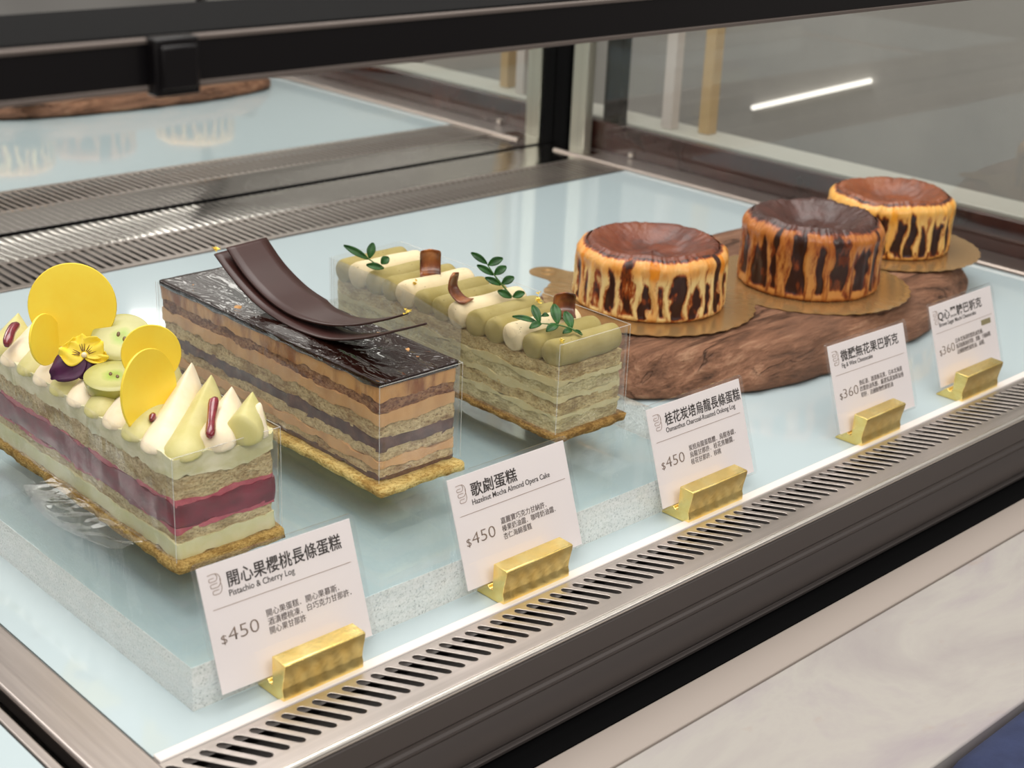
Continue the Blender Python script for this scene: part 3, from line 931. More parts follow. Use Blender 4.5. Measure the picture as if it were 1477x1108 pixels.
obj('cherry_edge', layer(px0 + .0022, px1 - .0022, py0 + .0022, py1 - .0022, .1460, .154, .0018, 60, 6, wav=.004), MT['pink'], pist, angle=60, label='pink stained edge above the jelly')
obj('sponge_layer', layer(px0 + .003, px1 - .003, py0 + .003, py1 - .003, .152, .186, .0022, 70, 7), MT['psponge'], pist, angle=60)
obj('cream_layer', layer(px0 + .001, px1 - .001, py0 + .001, py1 - .001, .184, .213, .0026, 34, 8, wav=.006), MT['pcream_top'], pist, angle=60)
obj('film_wrap', wrap_film(px0 - .003, px1 + .003, py0 - .003, py1 + .003, .0745, .221, 2.2), MT['film'], pist, angle=50, label='clear film wrapped round the sides')


def ridge(A, B, w0, w1, z0, seed):
    """leaf-tip piping: sharp crest from the high end A to the rounded low end B"""
    A, B = Vector(A), Vector(B); bm = bmesh.new(); n = 14; rows = []
    d = (B - A); d.z = 0; d.normalize(); s = Vector((-d.y, d.x, 0))
    for k in range(n + 1):
        q = k / n; C = A.lerp(B, q); w_ = w0 + (w1 - w0) * q
        e = 1.0
        if q > .86: e = math.sqrt(max(0.02, 1 - ((q - .86) / .15) ** 2))
        if q < .10: e = .35 + .65 * q / .10
        zc = z0 + (C.z - z0) * (e if q > .5 else 1)
        w_ *= e
        sharp = 1 - q * .8
        row = []
        for a, hh in ((-1, 0), (-.92, .34), (-.62 - .1 * (1 - sharp), .66 + .12 * (1 - sharp)), (-.16 - .2 * (1 - sharp), .95), (0, 1.0), (.16 + .2 * (1 - sharp), .95), (.62 + .1 * (1 - sharp), .66 + .12 * (1 - sharp)), (.92, .34), (1, 0)):
            P = Vector((C.x, C.y, 0)) + s * (a * w_ / 2 * (1 if hh < .9 else .8))
            row.append(bm.verts.new((P.x, P.y, z0 + (zc - z0) * hh + .001 * fn((P.x, P.y, hh), 40, seed))))
        rows.append(row)
    for a, b in zip(rows, rows[1:]):
        for i in range(8):
            bm.faces.new((a[i], a[i + 1], b[i + 1], b[i]))
        bm.faces.new((a[8], a[0], b[0], b[8]))
    bm.faces.new(rows[0][::-1]); bm.faces.new(rows[-1])
    return bm


obj('piped_cream', tube(bmesh.new(), [(.318, .278, .205), (.319, .279, .214), (.322, .280, .226), (.327, .281, .239), (.333, .283, .251)], [.022, .021, .0155, .009, .002], 14), MT['white_cream'], pist, sub=1, angle=180, label='white piped cream peak at the front corner')
for k in range(1, 15):
    yr = .258 + .0485 * k
    A = Vector((.338, yr, .256 + .004 * math.sin(k * 2.1))); B = Vector((.186, yr - .150, .226))
    if A.y > py1 - .01:
        q = (A.y - (py1 - .012)) / (A.y - B.y); A = A.lerp(B, q); A.z = .247
    if B.y < py0 + .002:
        q = (A.y - py0 - .002) / max(1e-4, (A.y - B.y)); q = max(.34, q)
        B = A.lerp(B, q); B.y = max(B.y, py0 - .002)
        if k == 0: A.z = .240
    white = k % 2 == 0
    obj('piped_cream', ridge(A, B, .042, .060, .207, k), MT['white_cream' if white else 'green_cream'], pist, sub=1, angle=180,
        label='white piped cream ridge' if white else 'pale green piped cream ridge')


def tocam(P, elev=0.0, yaw=0.0):
    v = (CAMP - Vector(P)); v.z = 0; v.normalize()
    v = Matrix.Rotation(math.radians(yaw), 3, 'Z') @ v
    return Vector((v.x * math.cos(math.radians(elev)), v.y * math.cos(math.radians(elev)), math.sin(math.radians(elev))))


def choc_disc(P, r, elev, yaw, lean=0, ell=1.0, label=None):
    nrm = tocam(P, elev, yaw); x, y, n = frame(nrm)
    up = Matrix.Rotation(math.radians(lean), 3, n) @ Vector((0, 0, 1))
    obj('chocolate_disc', disc(P, nrm, r, .0034, up, ell), MT['yellow'], pist, angle=60, label=label)


choc_disc((.250, .620, .3085), .0605, 12, -4, label='largest yellow chocolate disc')
choc_disc((.200, .609, .272), .0365, 8, 56, 20, label='small yellow disc seen almost edge on')
choc_disc((.270, .445, .284), .0400, 10, 6, label='round yellow disc behind the tall one')
choc_disc((.236, .396, .252), .0585, 8, 53, 16, label='tall yellow disc in front')


def grape(P, elev, yaw, r, th, label):
    nrm = tocam(P, elev, yaw); x, y, n = frame(nrm); P = Vector(P)
    root = bpy.data.objects.new('grape_slice', None); COL.objects.link(root); root.parent = pist
    root.location = (P - Vector((.265, .54, .06))) * K; root.empty_display_size = .01; root['label'] = label
    bm = bmesh.new(); seg = 48; rows = []
    for rr, h in ((r * .80, -th), (r * .93, -th * .7), (r * .99, -th * .3), (r, 0)):
        rows.append([bm.verts.new(P + n * h + x * rr * math.cos(2 * PI * k / seg) + y * rr * math.sin(2 * PI * k / seg)) for k in range(seg)])
    for a, b in zip(rows, rows[1:]):
        for k in range(seg): bm.faces.new((a[k], a[(k + 1) % seg], b[(k + 1) % seg], b[k]))
    bm.faces.new(rows[0][::-1])
    obj('skin', bm, MT['grape_skin'], root, angle=70)
    bm = bmesh.new(); rows = []
    for rr in (r, r * .96, r * .7, r * .4, r * .15):
        rows.append([bm.verts.new(P + n * (.001 if rr < r else 0) + x * rr * math.cos(2 * PI * k / seg) + y * rr * math.sin(2 * PI * k / seg)) for k in range(seg)])
    for a, b in zip(rows, rows[1:]):
        for k in range(seg): bm.faces.new((a[k], a[(k + 1) % seg], b[(k + 1) % seg], b[k]))
    bm.faces.new(rows[-1])
    obj('cut_face', bm, MT['grape_flesh'], root, angle=70)
    for sx, sy in ((-.10, .10), (.12, -.10)):
        bm = bmesh.new(); bmesh.ops.create_uvsphere(bm, u_segments=10, v_segments=6, radius=1)
        for v in bm.verts:
            q = v.co.copy(); v.co = P + x * (sx * r + q.x * r * .06) + y * (sy * r + q.y * r * .11) + n * (.0012 + q.z * .0016)
        obj('seed', bm, MT['seed'], root)


grape((.293, .566, .268), 58, -10, .042, .026, 'grape slice leaning on the large disc')
grape((.237, .490, .246), 80, 0, .040, .024, 'grape slice lying flat in the cream')

# pansy
PP = Vector((.224, .545, .262)); pn = tocam(PP, 42, 0); fx, fy, fnn = frame(pn)
pansy = bpy.data.objects.new('pansy', None); COL.objects.link(pansy); pansy.parent = pist
pansy.location = (PP - Vector((.265, .54, .06))) * K; pansy.empty_display_size = .01; pansy['label'] = 'yellow and dark purple pansy flower'


def petal(ang, ln, wd, lift, mat, name, back=0):
    bm = bmesh.new(); rows = []
    a0 = math.radians(ang); d = fx * math.cos(a0) + fy * math.sin(a0); s = -fx * math.sin(a0) + fy * math.cos(a0)
    nu, nv2 = 12, 12
    for i in range(nu + 1):
        q = i / nu; row = []
        half = wd / 2 * (math.sin(PI * min(1, q * .80 + .06)) ** .75)
        for j in range(nv2 + 1):
            e = (j / nv2) * 2 - 1
            endc = -.16 * ln * e * e * q + .02 * ln * math.sin(e * 9 + ang) * q
            P = PP + d * (ln * q + endc) + s * (half * e) + fnn * (lift * q * q + .004 * math.sin(e * 5 + q * 4 + ang) * q + back)
            row.append(bm.verts.new(P))
        rows.append(row)
    for a, b in zip(rows, rows[1:]):
        for j in range(nv2): bm.faces.new((a[j], a[j + 1], b[j + 1], b[j]))
    obj(name, bm, mat, pansy, angle=180, solid=.0009)


petal(168, .034, .036, .006, MT['petal_y'], 'petal'); petal(100, .030, .040, .004, MT['petal_y'], 'petal', -.001); petal(38, .031, .036, .006, MT['petal_y'], 'petal', .0006)
petal(-8, .033, .022, .003, MT['petal_y'], 'petal', -.002)
petal(208, .052, .046, -.010, MT['petal_p'], 'petal', -.003); petal(268, .030, .034, -.010, MT['petal_p'], 'petal', -.004)
vb = bmesh.new()
for a in (175, 160, 148, 110, 98, 84, 60, 44, 30, 14):
    a0 = math.radians(a); d = fx * math.cos(a0) + fy * math.sin(a0)
    tube(vb, [PP + d * .006 + fnn * .0022, PP + d * .011 + fnn * .0026, PP + d * .0165 + fnn * .0032], [.0007, .0006, .0003], 5)
obj('petal_lines', vb, MT['vein'], pansy)
bm = bmesh.new(); bmesh.ops.create_uvsphere(bm, u_segments=12, v_segments=8, radius=.004)
for v in bm.verts: v.co = PP + v.co + fnn * .002
obj('flower_centre', bm, MT['white_cream'], pansy)

# crumpled tail of the film lying on the riser
bm = bmesh.new(); rows = []
for i in range(41):
    row = []
    for j in range(17):
        a, b = i / 40, j / 16
        x = .186 - .058 * b * (.6 + .4 * math.sin(a * PI)); y = .335 + .25 * a + .03 * b
        zz = .0612 + .0135 * (1 - b) ** 2 + .0042 * abs(noise.noise(Vector((x * 55 + y * 26, y * 16, 2.0)))) * math.sin(PI * min(1, b * 1.1 + .08)) * 1.6
        row.append(bm.verts.new((x, y, zz)))
    rows.append(row)
for a, b in zip(rows, rows[1:]):
    for j in range(16): bm.faces.new((a[j], a[j + 1], b[j + 1], b[j]))
obj('film_tail', bm, MT['film_tail'], pist, angle=180, label='crumpled loose end of the film on the riser')

# berry gel strips
obj('berry_gel', tube(bmesh.new(), [(.292, .322, .252), (.284, .318, .254), (.272, .302, .246), (.258, .284, .240), (.246, .266, .236), (.240, .260, .234)], [.004, .0085, .0065, .0062, .008, .004], 12), MT['berry'], pist, sub=1)
obj('berry_gel', tube(bmesh.new(), [(.224, .740, .252), (.214, .733, .254), (.202, .722, .250), (.190, .705, .245), (.182, .695, .240)], [.004, .0085, .007, .009, .004], 12), MT['berry'], pist, sub=1)
obj('berry_gel', tube(bmesh.new(), [(.228, .372, .232), (.222, .366, .232), (.215, .358, .229)], [.003, .006, .003], 10), MT['berry'], pist, sub=1)

# ------------------------------------------------------------------ opera cake
ox0, ox1, oy0, oy1 = .535, .682, .285, .872
opera = thing('log_cake', 'layered chocolate log cake with glossy glaze and two dark chocolate ribbons', 'cake', (.608, .58, .06), 'wrapped log cakes on the acrylic riser')
obj('biscuit_base', layer(ox0 - .014, ox1 - .002, oy0 - .022, oy1 + .01, .0604, .0715, .004, 40, 11, .008, .006), MT['biscuit_pale'], opera, angle=180)
lay = [('ganache_layer', .0715, .079, 'ganache', 60), ('sponge_layer', .078, .0915, 'oponge', 61), ('buttercream_layer', .0905, .1045, 'tan_cream', 62), ('sponge_layer', .1035, .121, 'oponge', 63),
       ('ganache_layer', .1195, .139, 'ganache', 64), ('sponge_layer', .138, .163, 'oponge', 65), ('buttercream_layer', .161, .180, 'tan_cream', 66), ('sponge_layer', .1785, .1985, 'osponge_dark', 67),
       ('buttercream_layer', .197, .2235, 'tan_cream_dark', 68)]
for nm, z0, z1, mt, sd in lay:
    i_ = .001 if 'cream' in nm else .0025
    obj(nm, layer(ox0 + i_, ox1 - i_, oy0 + i_, oy1 - i_, z0, z1, .0024, 45, sd, wav=.0050 if 'sponge' not in nm else 0), MT[mt], opera, angle=60)
gb = layer(ox0 - .0015, ox1 + .0015, oy0 - .0015, oy1 + .0015, .2215, .2275, .0012, 50, 71, .009, .003)
for v in gb.verts:      # the glaze runs a little way down the walls
    if v.co.z < .2222:
        edge = min(abs(v.co.x - ox0), abs(v.co.x - ox1), abs(v.co.y - oy0), abs(v.co.y - oy1))
        if edge < .006: v.co.z -= .0035 + .0045 * fn((v.co.x, v.co.y, 0), 26, 3)
obj('chocolate_glaze', gb, MT['glaze'], opera, bevel=.0012, angle=180)
obj('film_wrap', wrap_film(ox0 - .003, ox1 + .003, oy0 - .003, oy1 + .003, .0718, .224, 6.1), MT['film'], opera, angle=50, label='clear film wrapped round the sides')


def ribbon(path, xa, xb, taper0, name, mat, parent, tip_x, thick=.0028):
    """path = (y, z) points from the high back end to the pointed front tip; width runs along x"""
    pts = [Vector((0, a, b)) for a, b in path]; fine = []
    n = len(pts)
    for i in range(n - 1):
        p0, p1, p2, p3 = pts[max(0, i - 1)], pts[i], pts[i + 1], pts[min(n - 1, i + 2)]
        for s in range(6):
            q = s / 6
            fine.append(.5 * ((2 * p1) + (p2 - p0) * q + (2 * p0 - 5 * p1 + 4 * p2 - p3) * q * q + (3 * p1 - p0 - 3 * p2 + p3) * q ** 3))
    fine.append(pts[-1]); bm = bmesh.new(); rows = []; m_ = len(fine) - 1
    for i, p in enumerate(fine):
        q = i / m_
        tq = max(0, (q - taper0) / (1 - taper0))
        a = xa + (tip_x - .0012 - xa) * tq ** 1.3; b = xb + (tip_x + .0012 - xb) * tq ** .9
        rows.append([bm.verts.new((a + (b - a) * j / 5, p.y + .012 * (j / 5 - .5) * (1 - q), p.z)) for j in range(6)])
    for a, b in zip(rows, rows[1:]):
        for j in range(5): bm.faces.new((a[j], a[j + 1], b[j + 1], b[j]))
    return obj(name, bm, mat, parent, angle=180, solid=thick)


ribbon([(.752, .304), (.705, .273), (.652, .2515), (.605, .2415), (.552, .2385), (.485, .2460), (.418, .264), (.350, .291), (.312, .309)], .587, .672, .42, 'chocolate_ribbon', MT['choc'], opera, .606)['label'] = 'upper dark chocolate ribbon'
ribbon([(.762, .294), (.705, .263), (.645, .2410), (.585, .2310), (.520, .2295), (.450, .2375), (.368, .263), (.292, .296), (.232, .323)], .570, .640, .45, 'chocolate_ribbon', MT['choc'], opera, .572)['label'] = 'lower dark chocolate ribbon'


def flake(P, s, seed, parent, n=9):
    rnd = random.Random(seed); bm = bmesh.new(); P = Vector(P)
    for _ in range(n):
        c = P + Vector((rnd.uniform(-1, 1), rnd.uniform(-1, 1), rnd.uniform(-.5, 1))) * s * .6
        vs = [bm.verts.new(c + Vector((rnd.uniform(-1, 1), rnd.uniform(-1, 1), rnd.uniform(-1, 1))) * s * .6) for _ in range(4)]
        bm.faces.new(vs[:3]); bm.faces.new((vs[1], vs[2], vs[3]))
    obj('gold_leaf', bm, MT['leafgold'], parent, smooth=False, solid=.0003)


flake((.580, .765, .299), .0065, 1, opera); flake((.606, .313, .311), .006, 2, opera)

# ------------------------------------------------------------------ oolong log
qx0, qx1, qy0, qy1 = .861, 1.010, .252, .820
ool = thing('log_cake', 'green tea coloured log cake with rows of piped cream and leaf sprigs', 'cake', (.935, .535, .06), 'wrapped log cakes on the acrylic riser')
obj('biscuit_base', layer(qx0 - .004, qx1 + .006, qy0 - .010, qy1 + .006, .0604, .0715, .004, 40, 21, .008, .006), MT['biscuit_brown'], ool, angle=180)
for nm, z0, z1, mt, sd in (('sponge_layer', .0715, .094, 'osm_sponge2', 22), ('cream_layer', .093, .101, 'osm_cream', 23), ('sponge_layer', .100, .122, 'osm_sponge', 24), ('cream_layer', .121, .131, 'osm_cream', 25),
                           ('sponge_layer', .130, .150, 'osm_sponge2', 26), ('cream_layer', .149, .158, 'osm_cream', 27), ('sponge_layer', .157, .181, 'osm_sponge', 28)):
    i_ = .001 if 'cream' in nm else .0022
    obj(nm, layer(qx0 + i_, qx1 - i_, qy0 + i_, qy1 - i_, z0, z1, .0024, 45, sd, wav=.0050 if 'cream' in nm else 0), MT[mt], ool, angle=60)


def pipe(x0, x1, y, z, r, seed):
    pts, rad = [], []
    for k in range(17):
        q = k / 16
        x = x0 + (x1 - x0) * (.5 - .5 * math.cos(PI * q)) if 0 < q < 1 else (x0 if q == 0 else x1)
        e = math.sqrt(max(.03, 1 - max(0, 1 - q / .18) ** 2)) * math.sqrt(max(.03, 1 - max(0, 1 - (1 - q) / .18) ** 2))
        pts.append((x, y + .0022 * fn((q * 3, seed, 0), 1.4, seed), z + .0016 * fn((q * 3, 0, seed), 1.4, seed))); rad.append(r * e * (1 + .05 * fn((q * 4, seed, 2), 1.3, seed)))
    return tube(bmesh.new(), pts, rad, 22)


order = 'GGWGGWGGWGGWG'
for i, c in enumerate(order):
    obj('piped_cream', pipe(qx0 - .001 - (.003 if c == 'W' else 0), qx1 - .001, .2725 + .0442 * i, .199 + (.0025 if c == 'W' else 0), .0240 if c == 'W' else .0225, i * 1.3), MT['pipe_white' if c == 'W' else 'pipe_green'], ool, angle=180,
        label='ivory piped cream roll' if c == 'W' else 'green piped cream roll')
obj('film_wrap', wrap_film(qx0 - .004, qx1 + .004, qy0 - .003, qy1 + .003, .0718, .224, 9.4, dip=lambda x, y: -.012 * max(0, math.sin((y - .3) * 6)) if y < .8 else 0), MT['film'], ool, angle=50, label='clear film wrapped round the sides')
# loose film flap on the back half of the left wall
for par, (a0, a1, b0, b1, zt) in ((pist, (px0 - .0042, px1 + .0042, py0 - .0042, py1 + .0042, .2205)), (opera, (ox0 - .0042, ox1 + .0042, oy0 - .0042, oy1 + .0042, .2245)), (ool, (qx0 - .0052, qx1 + .0052, qy0 - .0042, qy1 + .0042, .2235))):
    eb = bmesh.new()  # whitish tubes paint the highlights along film edges and folds
    for p_, q_ in (((a0, b0), (a1, b0)), ((a1, b0), (a1, b1))):
        tube(eb, [(p_[0], p_[1], zt), (q_[0], q_[1], zt)], .00055, 5)
    for p_ in ((a0, b0), (a1, b0), (a0, b1)):
        tube(eb, [(p_[0], p_[1], .074), (p_[0], p_[1], zt)], .0005, 5)
    obj('film_edge_glint', eb, MT['film_edge_glint'], par, label='bright fold and cut edges of the film')
bm = bmesh.new(); rows = []
for i in range(17):
    y = .47 + (.826 - .47) * i / 16; row = []
    for k in range(7):
        zt = .222 - .030 * max(0, (.66 - y) / .19) ** 1.2
        z = .074 + (zt - .074) * k / 6
        row.append(bm.verts.new((qx0 - .0085 + .0016 * fn((y, z, 0), 14, 5), y, z)))
    rows.append(row)
for a, b in zip(rows, rows[1:]):
    for k in range(6): bm.faces.new((a[k], a[k + 1], b[k + 1], b[k]))
obj('film_flap', bm, MT['flap'], ool, angle=180, label='cloudy overlap of the film')

SPRIGS = [
 ( (-0.532, -0.659, 0.531) , [(0.8728, 0.7001, 0.2291), (0.8653, 0.7119, 0.2362), (0.8588, 0.723, 0.2434), (0.8494, 0.7363, 0.2506)] , [((0.8587, 0.7222, 0.2424), (0.8333, 0.7594, 0.2631), 0.0128), ((0.8608, 0.7219, 0.2441), (0.8747, 0.7298, 0.2678), 0.0154), ((0.8735, 0.7049, 0.2358), (0.8878, 0.7017, 0.246), 0.0156), ((0.8743, 0.6987, 0.2288), (0.8527, 0.7203, 0.2339), 0.013)] ),
 ( (-0.585, -0.603, 0.543) , [(0.9522, 0.457, 0.226), (0.9467, 0.4796, 0.2451), (0.9434, 0.4937, 0.2573), (0.9414, 0.5092, 0.2724)] , [((0.9414, 0.5092, 0.2724), (0.9287, 0.5354, 0.2877), 0.0114), ((0.9422, 0.5069, 0.2706), (0.9642, 0.4953, 0.2815), 0.0145), ((0.9423, 0.4939, 0.2564), (0.9284, 0.5196, 0.2699), 0.0114), ((0.9442, 0.493, 0.2573), (0.9637, 0.4854, 0.2699), 0.0145), ((0.9455, 0.4782, 0.2424), (0.9309, 0.5013, 0.2523), 0.0114), ((0.9477, 0.4778, 0.2443), (0.9667, 0.4689, 0.2549), 0.0145), ((0.9513, 0.4569, 0.225), (0.9384, 0.4777, 0.2341), 0.0135), ((0.9532, 0.456, 0.2261), (0.9703, 0.4459, 0.2332), 0.0135)] ),
 ( (-0.381, -0.36, 0.852) , [(0.917, 0.2605, 0.2235), (0.9116, 0.2816, 0.2300), (0.901, 0.3004, 0.2326), (0.8816, 0.3213, 0.2328)] , [((0.8809, 0.3234, 0.2334), (0.8591, 0.3587, 0.2386), 0.0108), ((0.8831, 0.3214, 0.2335), (0.8967, 0.3522, 0.2516), 0.014), ((0.8845, 0.3186, 0.2329), (0.8644, 0.3242, 0.2273), 0.0129), ((0.9031, 0.3012, 0.2329), (0.9227, 0.3307, 0.2541), 0.0173), ((0.9025, 0.2991, 0.2327), (0.8792, 0.3016, 0.2254), 0.0151), ((0.913, 0.2802, 0.2295), (0.9267, 0.309, 0.2467), 0.0162), ((0.9109, 0.2766, 0.2275), (0.8949, 0.2811, 0.2250), 0.0108), ((0.9123, 0.2752, 0.2275), (0.917, 0.2605, 0.2235), 0.0064), ((0.8937, 0.3285, 0.2403), (0.9029, 0.3208, 0.2411), 0.0086)] ),
]
for si, (nrm, stem, leaves) in enumerate(SPRIGS):
    P0 = Vector(stem[0]); root = bpy.data.objects.new('leaf_sprig', None); COL.objects.link(root); root.parent = ool
    root.location = (P0 - Vector((.935, .535, .06))) * K; root.empty_display_size = .01
    root['label'] = ['small sprig at the back end', 'upright sprig in the middle', 'sprig lying at the front end'][si]
    obj('stem', tube(bmesh.new(), stem, [.0016, .0014, .0012, .0008], 8), MT['stem'], root)
    n = Vector(nrm).normalized()
    for a, b, wd in leaves:
        a, b = Vector(a), Vector(b); d = (b - a); ln = d.length; d.normalize(); s = d.cross(n).normalized(); bm = bmesh.new(); rows = []
        for i in range(11):
            q = i / 10; half = wd / 2 * (math.sin(PI * (q * .93 + .035)) ** .8); row = []
            for j in range(7):
                e = j / 3 - 1
                row.append(bm.verts.new(a + d * ln * q + s * half * e + n * (.0024 * abs(e) - .0018 + .003 * math.sin(PI * q))))
            rows.append(row)
        for r0, r1 in zip(rows, rows[1:]):
            for j in range(6): bm.faces.new((r0[j], r0[j + 1], r1[j + 1], r1[j]))
        obj('leaf', bm, MT['leaf'], root, angle=180, solid=.0009)


def curl(P, yaw, wd, prof, label, round_top=True):
    """bent tile of chocolate: prof = (out, up) points, out runs towards the viewer side"""
    P = Vector(P); d = Matrix.Rotation(math.radians(yaw), 3, 'Z') @ Vector((0, -1, 0)); s = Vector((-d.y, d.x, 0)); bm = bmesh.new(); rows = []
    pts = [Vector((a, b, 0)) for a, b in prof]; fine = []
    n = len(pts)
    for i in range(n - 1):
        p0, p1, p2, p3 = pts[max(0, i - 1)], pts[i], pts[i + 1], pts[min(n - 1, i + 2)]
        for k in range(6):
            q = k / 6
            fine.append(.5 * ((2 * p1) + (p2 - p0) * q + (2 * p0 - 5 * p1 + 4 * p2 - p3) * q * q + (3 * p1 - p0 - 3 * p2 + p3) * q ** 3))
    fine.append(pts[-1]); m_ = len(fine) - 1
    for i, p in enumerate(fine):
        q = i / m_; half = wd / 2
        if q > .72: half *= math.sqrt(max(.02, 1 - ((q - .72) / .29) ** 2)) ** .8
        row = []
        for j in range(9):
            e = j / 4 - 1
            row.append(bm.verts.new(P + d * (p.x - .006 * (1 - e * e) * q) + s * half * e + Vector((0, 0, p.y))))
        rows.append(row)
    for a, b in zip(rows, rows[1:]):
        for j in range(8): bm.faces.new((a[j], a[j + 1], b[j + 1], b[j]))
    obj('chocolate_curl', bm, MT['copper'], ool, angle=180, solid=.0022, label=label)


curl((.930, .640, .222), -38, .036, [(.014, .001), (.005, .003), (-.001, .012), (-.003, .026), (.001, .040), (.007, .046)], 'upright copper brown chocolate curl at the back')
curl((.868, .508, .228), 18, .028, [(.030, .0), (.018, -.001), (.006, .006), (-.002, .018), (.0, .034), (.004, .042)], 'curved copper brown chocolate curl in the middle')
curl((.962, .345, .222), -38, .036, [(.012, .001), (.004, .003), (-.002, .012), (-.003, .024), (.002, .034), (.008, .040)], 'copper brown chocolate curl at the front')
flake((.873, .614, .226), .0055, 4, ool)
flake((.962, .405, .232), .006, 5, ool); flake((.962, .405, .245), .004, 8, ool); flake((.866, .226 + .03, .224), .006, 6, ool)

# ------------------------------------------------------------------ price cards and gold holders
W, H, TILT = .2145, .1511, .3314
CARDS = [
    (.1081, .0406, -.0332, '開心果櫻桃長條蛋糕', .160, 'Pistachio & Cherry Log', .090, '$', '450', ['開心果蛋糕．開心果慕斯．', '酒漬櫻桃凍．白巧克力甘那許．', '開心果甘那許'], [.104, .120, .051], .1684, .1182, 'white price card for the cherry log, leftmost, in the front row', False),
    (.4884, .0393, -.0085, '歌劇蛋糕', .083, 'Hazelnut Mocha Almond Opera Cake', .143, '$', '450', ['嘉麗寶巧克力甘納許．', '榛果奶油霜．咖啡奶油霜．', '杏仁海綿蛋糕'], [.085, .100, .052], .5215, .1235, 'white price card for the opera cake, second from the left', False),
    (.8773, .0381, -.0148, '桂花炭培烏龍長條蛋糕', .175, 'Osmanthus Charcoal-Roasted Oolong Log', .161, '$', '450', ['炭焙烏龍蛋糕體．烏龍香緹．', '烏龍甘那許．桂花焦糖醬．', '桂花甘那許．核桃'], [.110, .104, .070], .8996, .1285, 'white price card for the oolong log, middle of the five', False),
    (1.3286, .0351, -.0390, '微醺無花果巴斯克', .164, 'Fig & Wine Cheesecake', .086, '$', '360', ['熱紅酒．酒漬無花果．日本北海道', '四葉奶油乳酪．嚴選馬達加斯加香', '草籽．法國動物性鮮奶油'], [.124, .126, .092], 1.3499, .1170, 'white price card for the fig cheesecake, second from the right', False),
    (1.6605, .0456, -.0036, 'Q心黑糖巴斯克', .151, 'Brown Sugar Mochi Cheesecake', .127, '$', '360', ['日本北海道四葉奶油乳酪．', '馬達加斯加香草籽．黑糖．手做麻糬．', '法國動物性鮮奶油．麻糬．'], [.098, .124, .098], 1.6703, .1260, 'white price card for the brown sugar cheesecake, with a small olive stamp', True),
]
HL = ['gold card holder gripping the cherry log price card', 'gold card holder gripping the opera cake price card', 'gold card holder gripping the oolong log price card', 'gold card holder gripping the fig cheesecake price card', 'gold card holder gripping the brown sugar cheesecake price card']


def rrect(x0, x1, y0, y1, r, z0, z1):
    pts = []
    for cx, cy, a0 in ((x1 - r, y1 - r, 0), (x0 + r, y1 - r, 90), (x0 + r, y0 + r, 180), (x1 - r, y0 + r, 270)):
        for k in range(7):
            a = math.radians(a0 + 15 * k); pts.append((cx + r * math.cos(a), cy + r * math.sin(a)))
    bm = bmesh.new(); lo = [bm.verts.new((a, b, z0)) for a, b in pts]; hi = [bm.verts.new((a, b, z1)) for a, b in pts]
    bm.faces.new(lo[::-1]); bm.faces.new(hi); n = len(pts)
    for i in range(n): bm.faces.new((lo[i], lo[(i + 1) % n], hi[(i + 1) % n], hi[i]))
    return bm


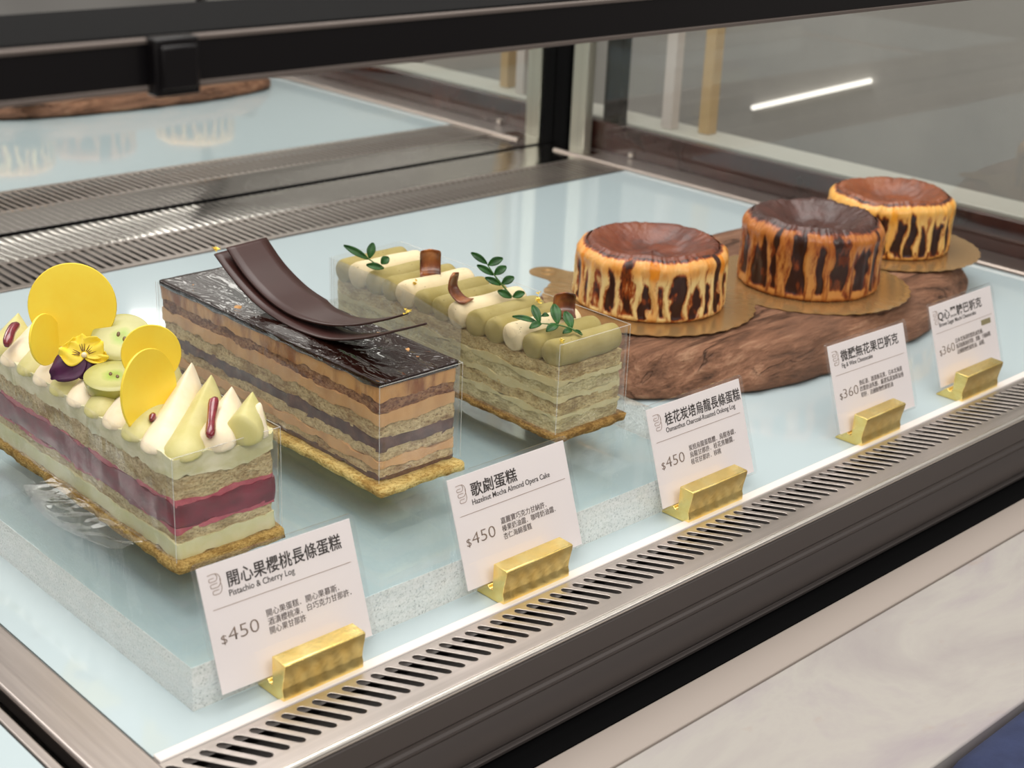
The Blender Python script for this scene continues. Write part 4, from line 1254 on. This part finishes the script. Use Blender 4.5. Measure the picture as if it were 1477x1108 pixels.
for ci, (x, y, yaw, ttl, tw, sub, sw, dol, price, desc, dw, hx, hw, lab, stamp) in enumerate(CARDS):
    rot = (Matrix.Rotation(yaw, 3, 'Z') @ Matrix.Rotation(PI / 2 - TILT, 3, 'X')).to_euler()
    card = thing('price_card', lab, 'price card', (x, y, .020), 'price cards in gold holders', rot)
    obj('paper', box(0, W, 0, H, -.0007, .0007), MT['paper'], card, local=True, smooth=False)
    obj('plastic_sleeve', rrect(-.006, W + .006, -.003, H + .006, .007, -.0016, .0026), MT['sleeve'], card, local=True, angle=40, label='clear plastic sleeve')
    zt = .0008
    obj('title_text', shift(text_mesh(ttl, .0205, tw, .012), .036 if ci < 3 else .030 if ci == 3 else .024, .1205, zt), MT['ink'], card, local=True, smooth=False)
    obj('subtitle_text', shift(text_mesh(sub, .0108, sw, .004), .0348 if ci < 3 else .030 if ci == 3 else .024, .1085, zt), MT['ink'], card, local=True, smooth=False)
    obj('rule_line', box(.010, W - .010, .0982, .0988, zt, zt + .0003), MT['ink_tan'], card, local=True, smooth=False)
    pb = merge(shift(text_mesh(dol, .0150, .0075, -.006), .0125, .0570, zt), shift(text_mesh(price, .0230, .0415, -.012), .0225, .0570, zt))
    obj('price_text', pb, MT['ink_price'], card, local=True, smooth=False)
    dx = .0765 if ci < 3 else .069
    db = merge(*[shift(text_mesh(s_, .0098, w_, .0), dx, .0700 - .0107 * k, zt) for k, (s_, w_) in enumerate(zip(desc, dw))])
    obj('description_text', db, MT['ink_soft'], card, local=True, smooth=False)
    # line emblem: three stacked rounded loops
    lb = bmesh.new(); zz = zt + .0002; ex, ey = .0115 if ci < 3 else .008, .1155

    def stroke(pts):
        tube(lb, [(ex + a * .0165, ey + b * .0245, zz) for a, b in pts], .00038, 5)
    arc = lambda cx, cy, rx, ry, a0, a1, n=10: [(cx + rx * math.cos(math.radians(a0 + (a1 - a0) * k / n)), cy + ry * math.sin(math.radians(a0 + (a1 - a0) * k / n))) for k in range(n + 1)]
    stroke([(0, .98), (.30, 1.0), (.52, 1.0)] + arc(.52, .82, .20, .18, 90, -90, 8) + [(.14, .64)] + arc(.14, .72, .09, .08, 270, 90, 6) + [(.48, .80)])
    stroke([(.52, 1.0)] + arc(.60, .66, .36, .33, 80, -90, 12) + [(.20, .33)] + arc(.20, .425, .10, .095, 270, 90, 6) + [(.66, .52)])
    stroke([(.92, .70)] + arc(.66, .32, .30, .32, 30, -90, 12) + [(.30, 0)] + arc(.30, .10, .11, .10, 270, 90, 6) + [(.70, .20)])
    obj('emblem', lb, MT['ink_tan'], card, local=True)
    if stamp:
        obj('olive_stamp', box(W - .050, W - .017, .083, .093, zt, zt + .0005), MT['olive'], card, local=True, smooth=False, label='small olive stamp')
    # holder
    hold = thing('card_holder', HL[ci], 'card holder', (hx + hw / 2, .03, 0), 'gold card holders')
    face = []
    for k in range(11):      # hollow front face
        q = k / 10; z = .052 - q * .036
        face.append((.0008 + .0058 * math.sin(q * PI / 2) ** 1.6, z))
    prof = [(.027, .0545)] + [(.0025, .0535)] + face + [(.0050, .012), (.0050, .0006), (.0590, .0006), (.0580, .0030), (.040, .0185), (.0365, .0185), (.0335, .0150), (.0275, .0150)]
    obj('holder_block', prism_x(bmesh.new(), prof, hx, hx + hw), MT['gold'], hold, angle=28, bevel=.0006)
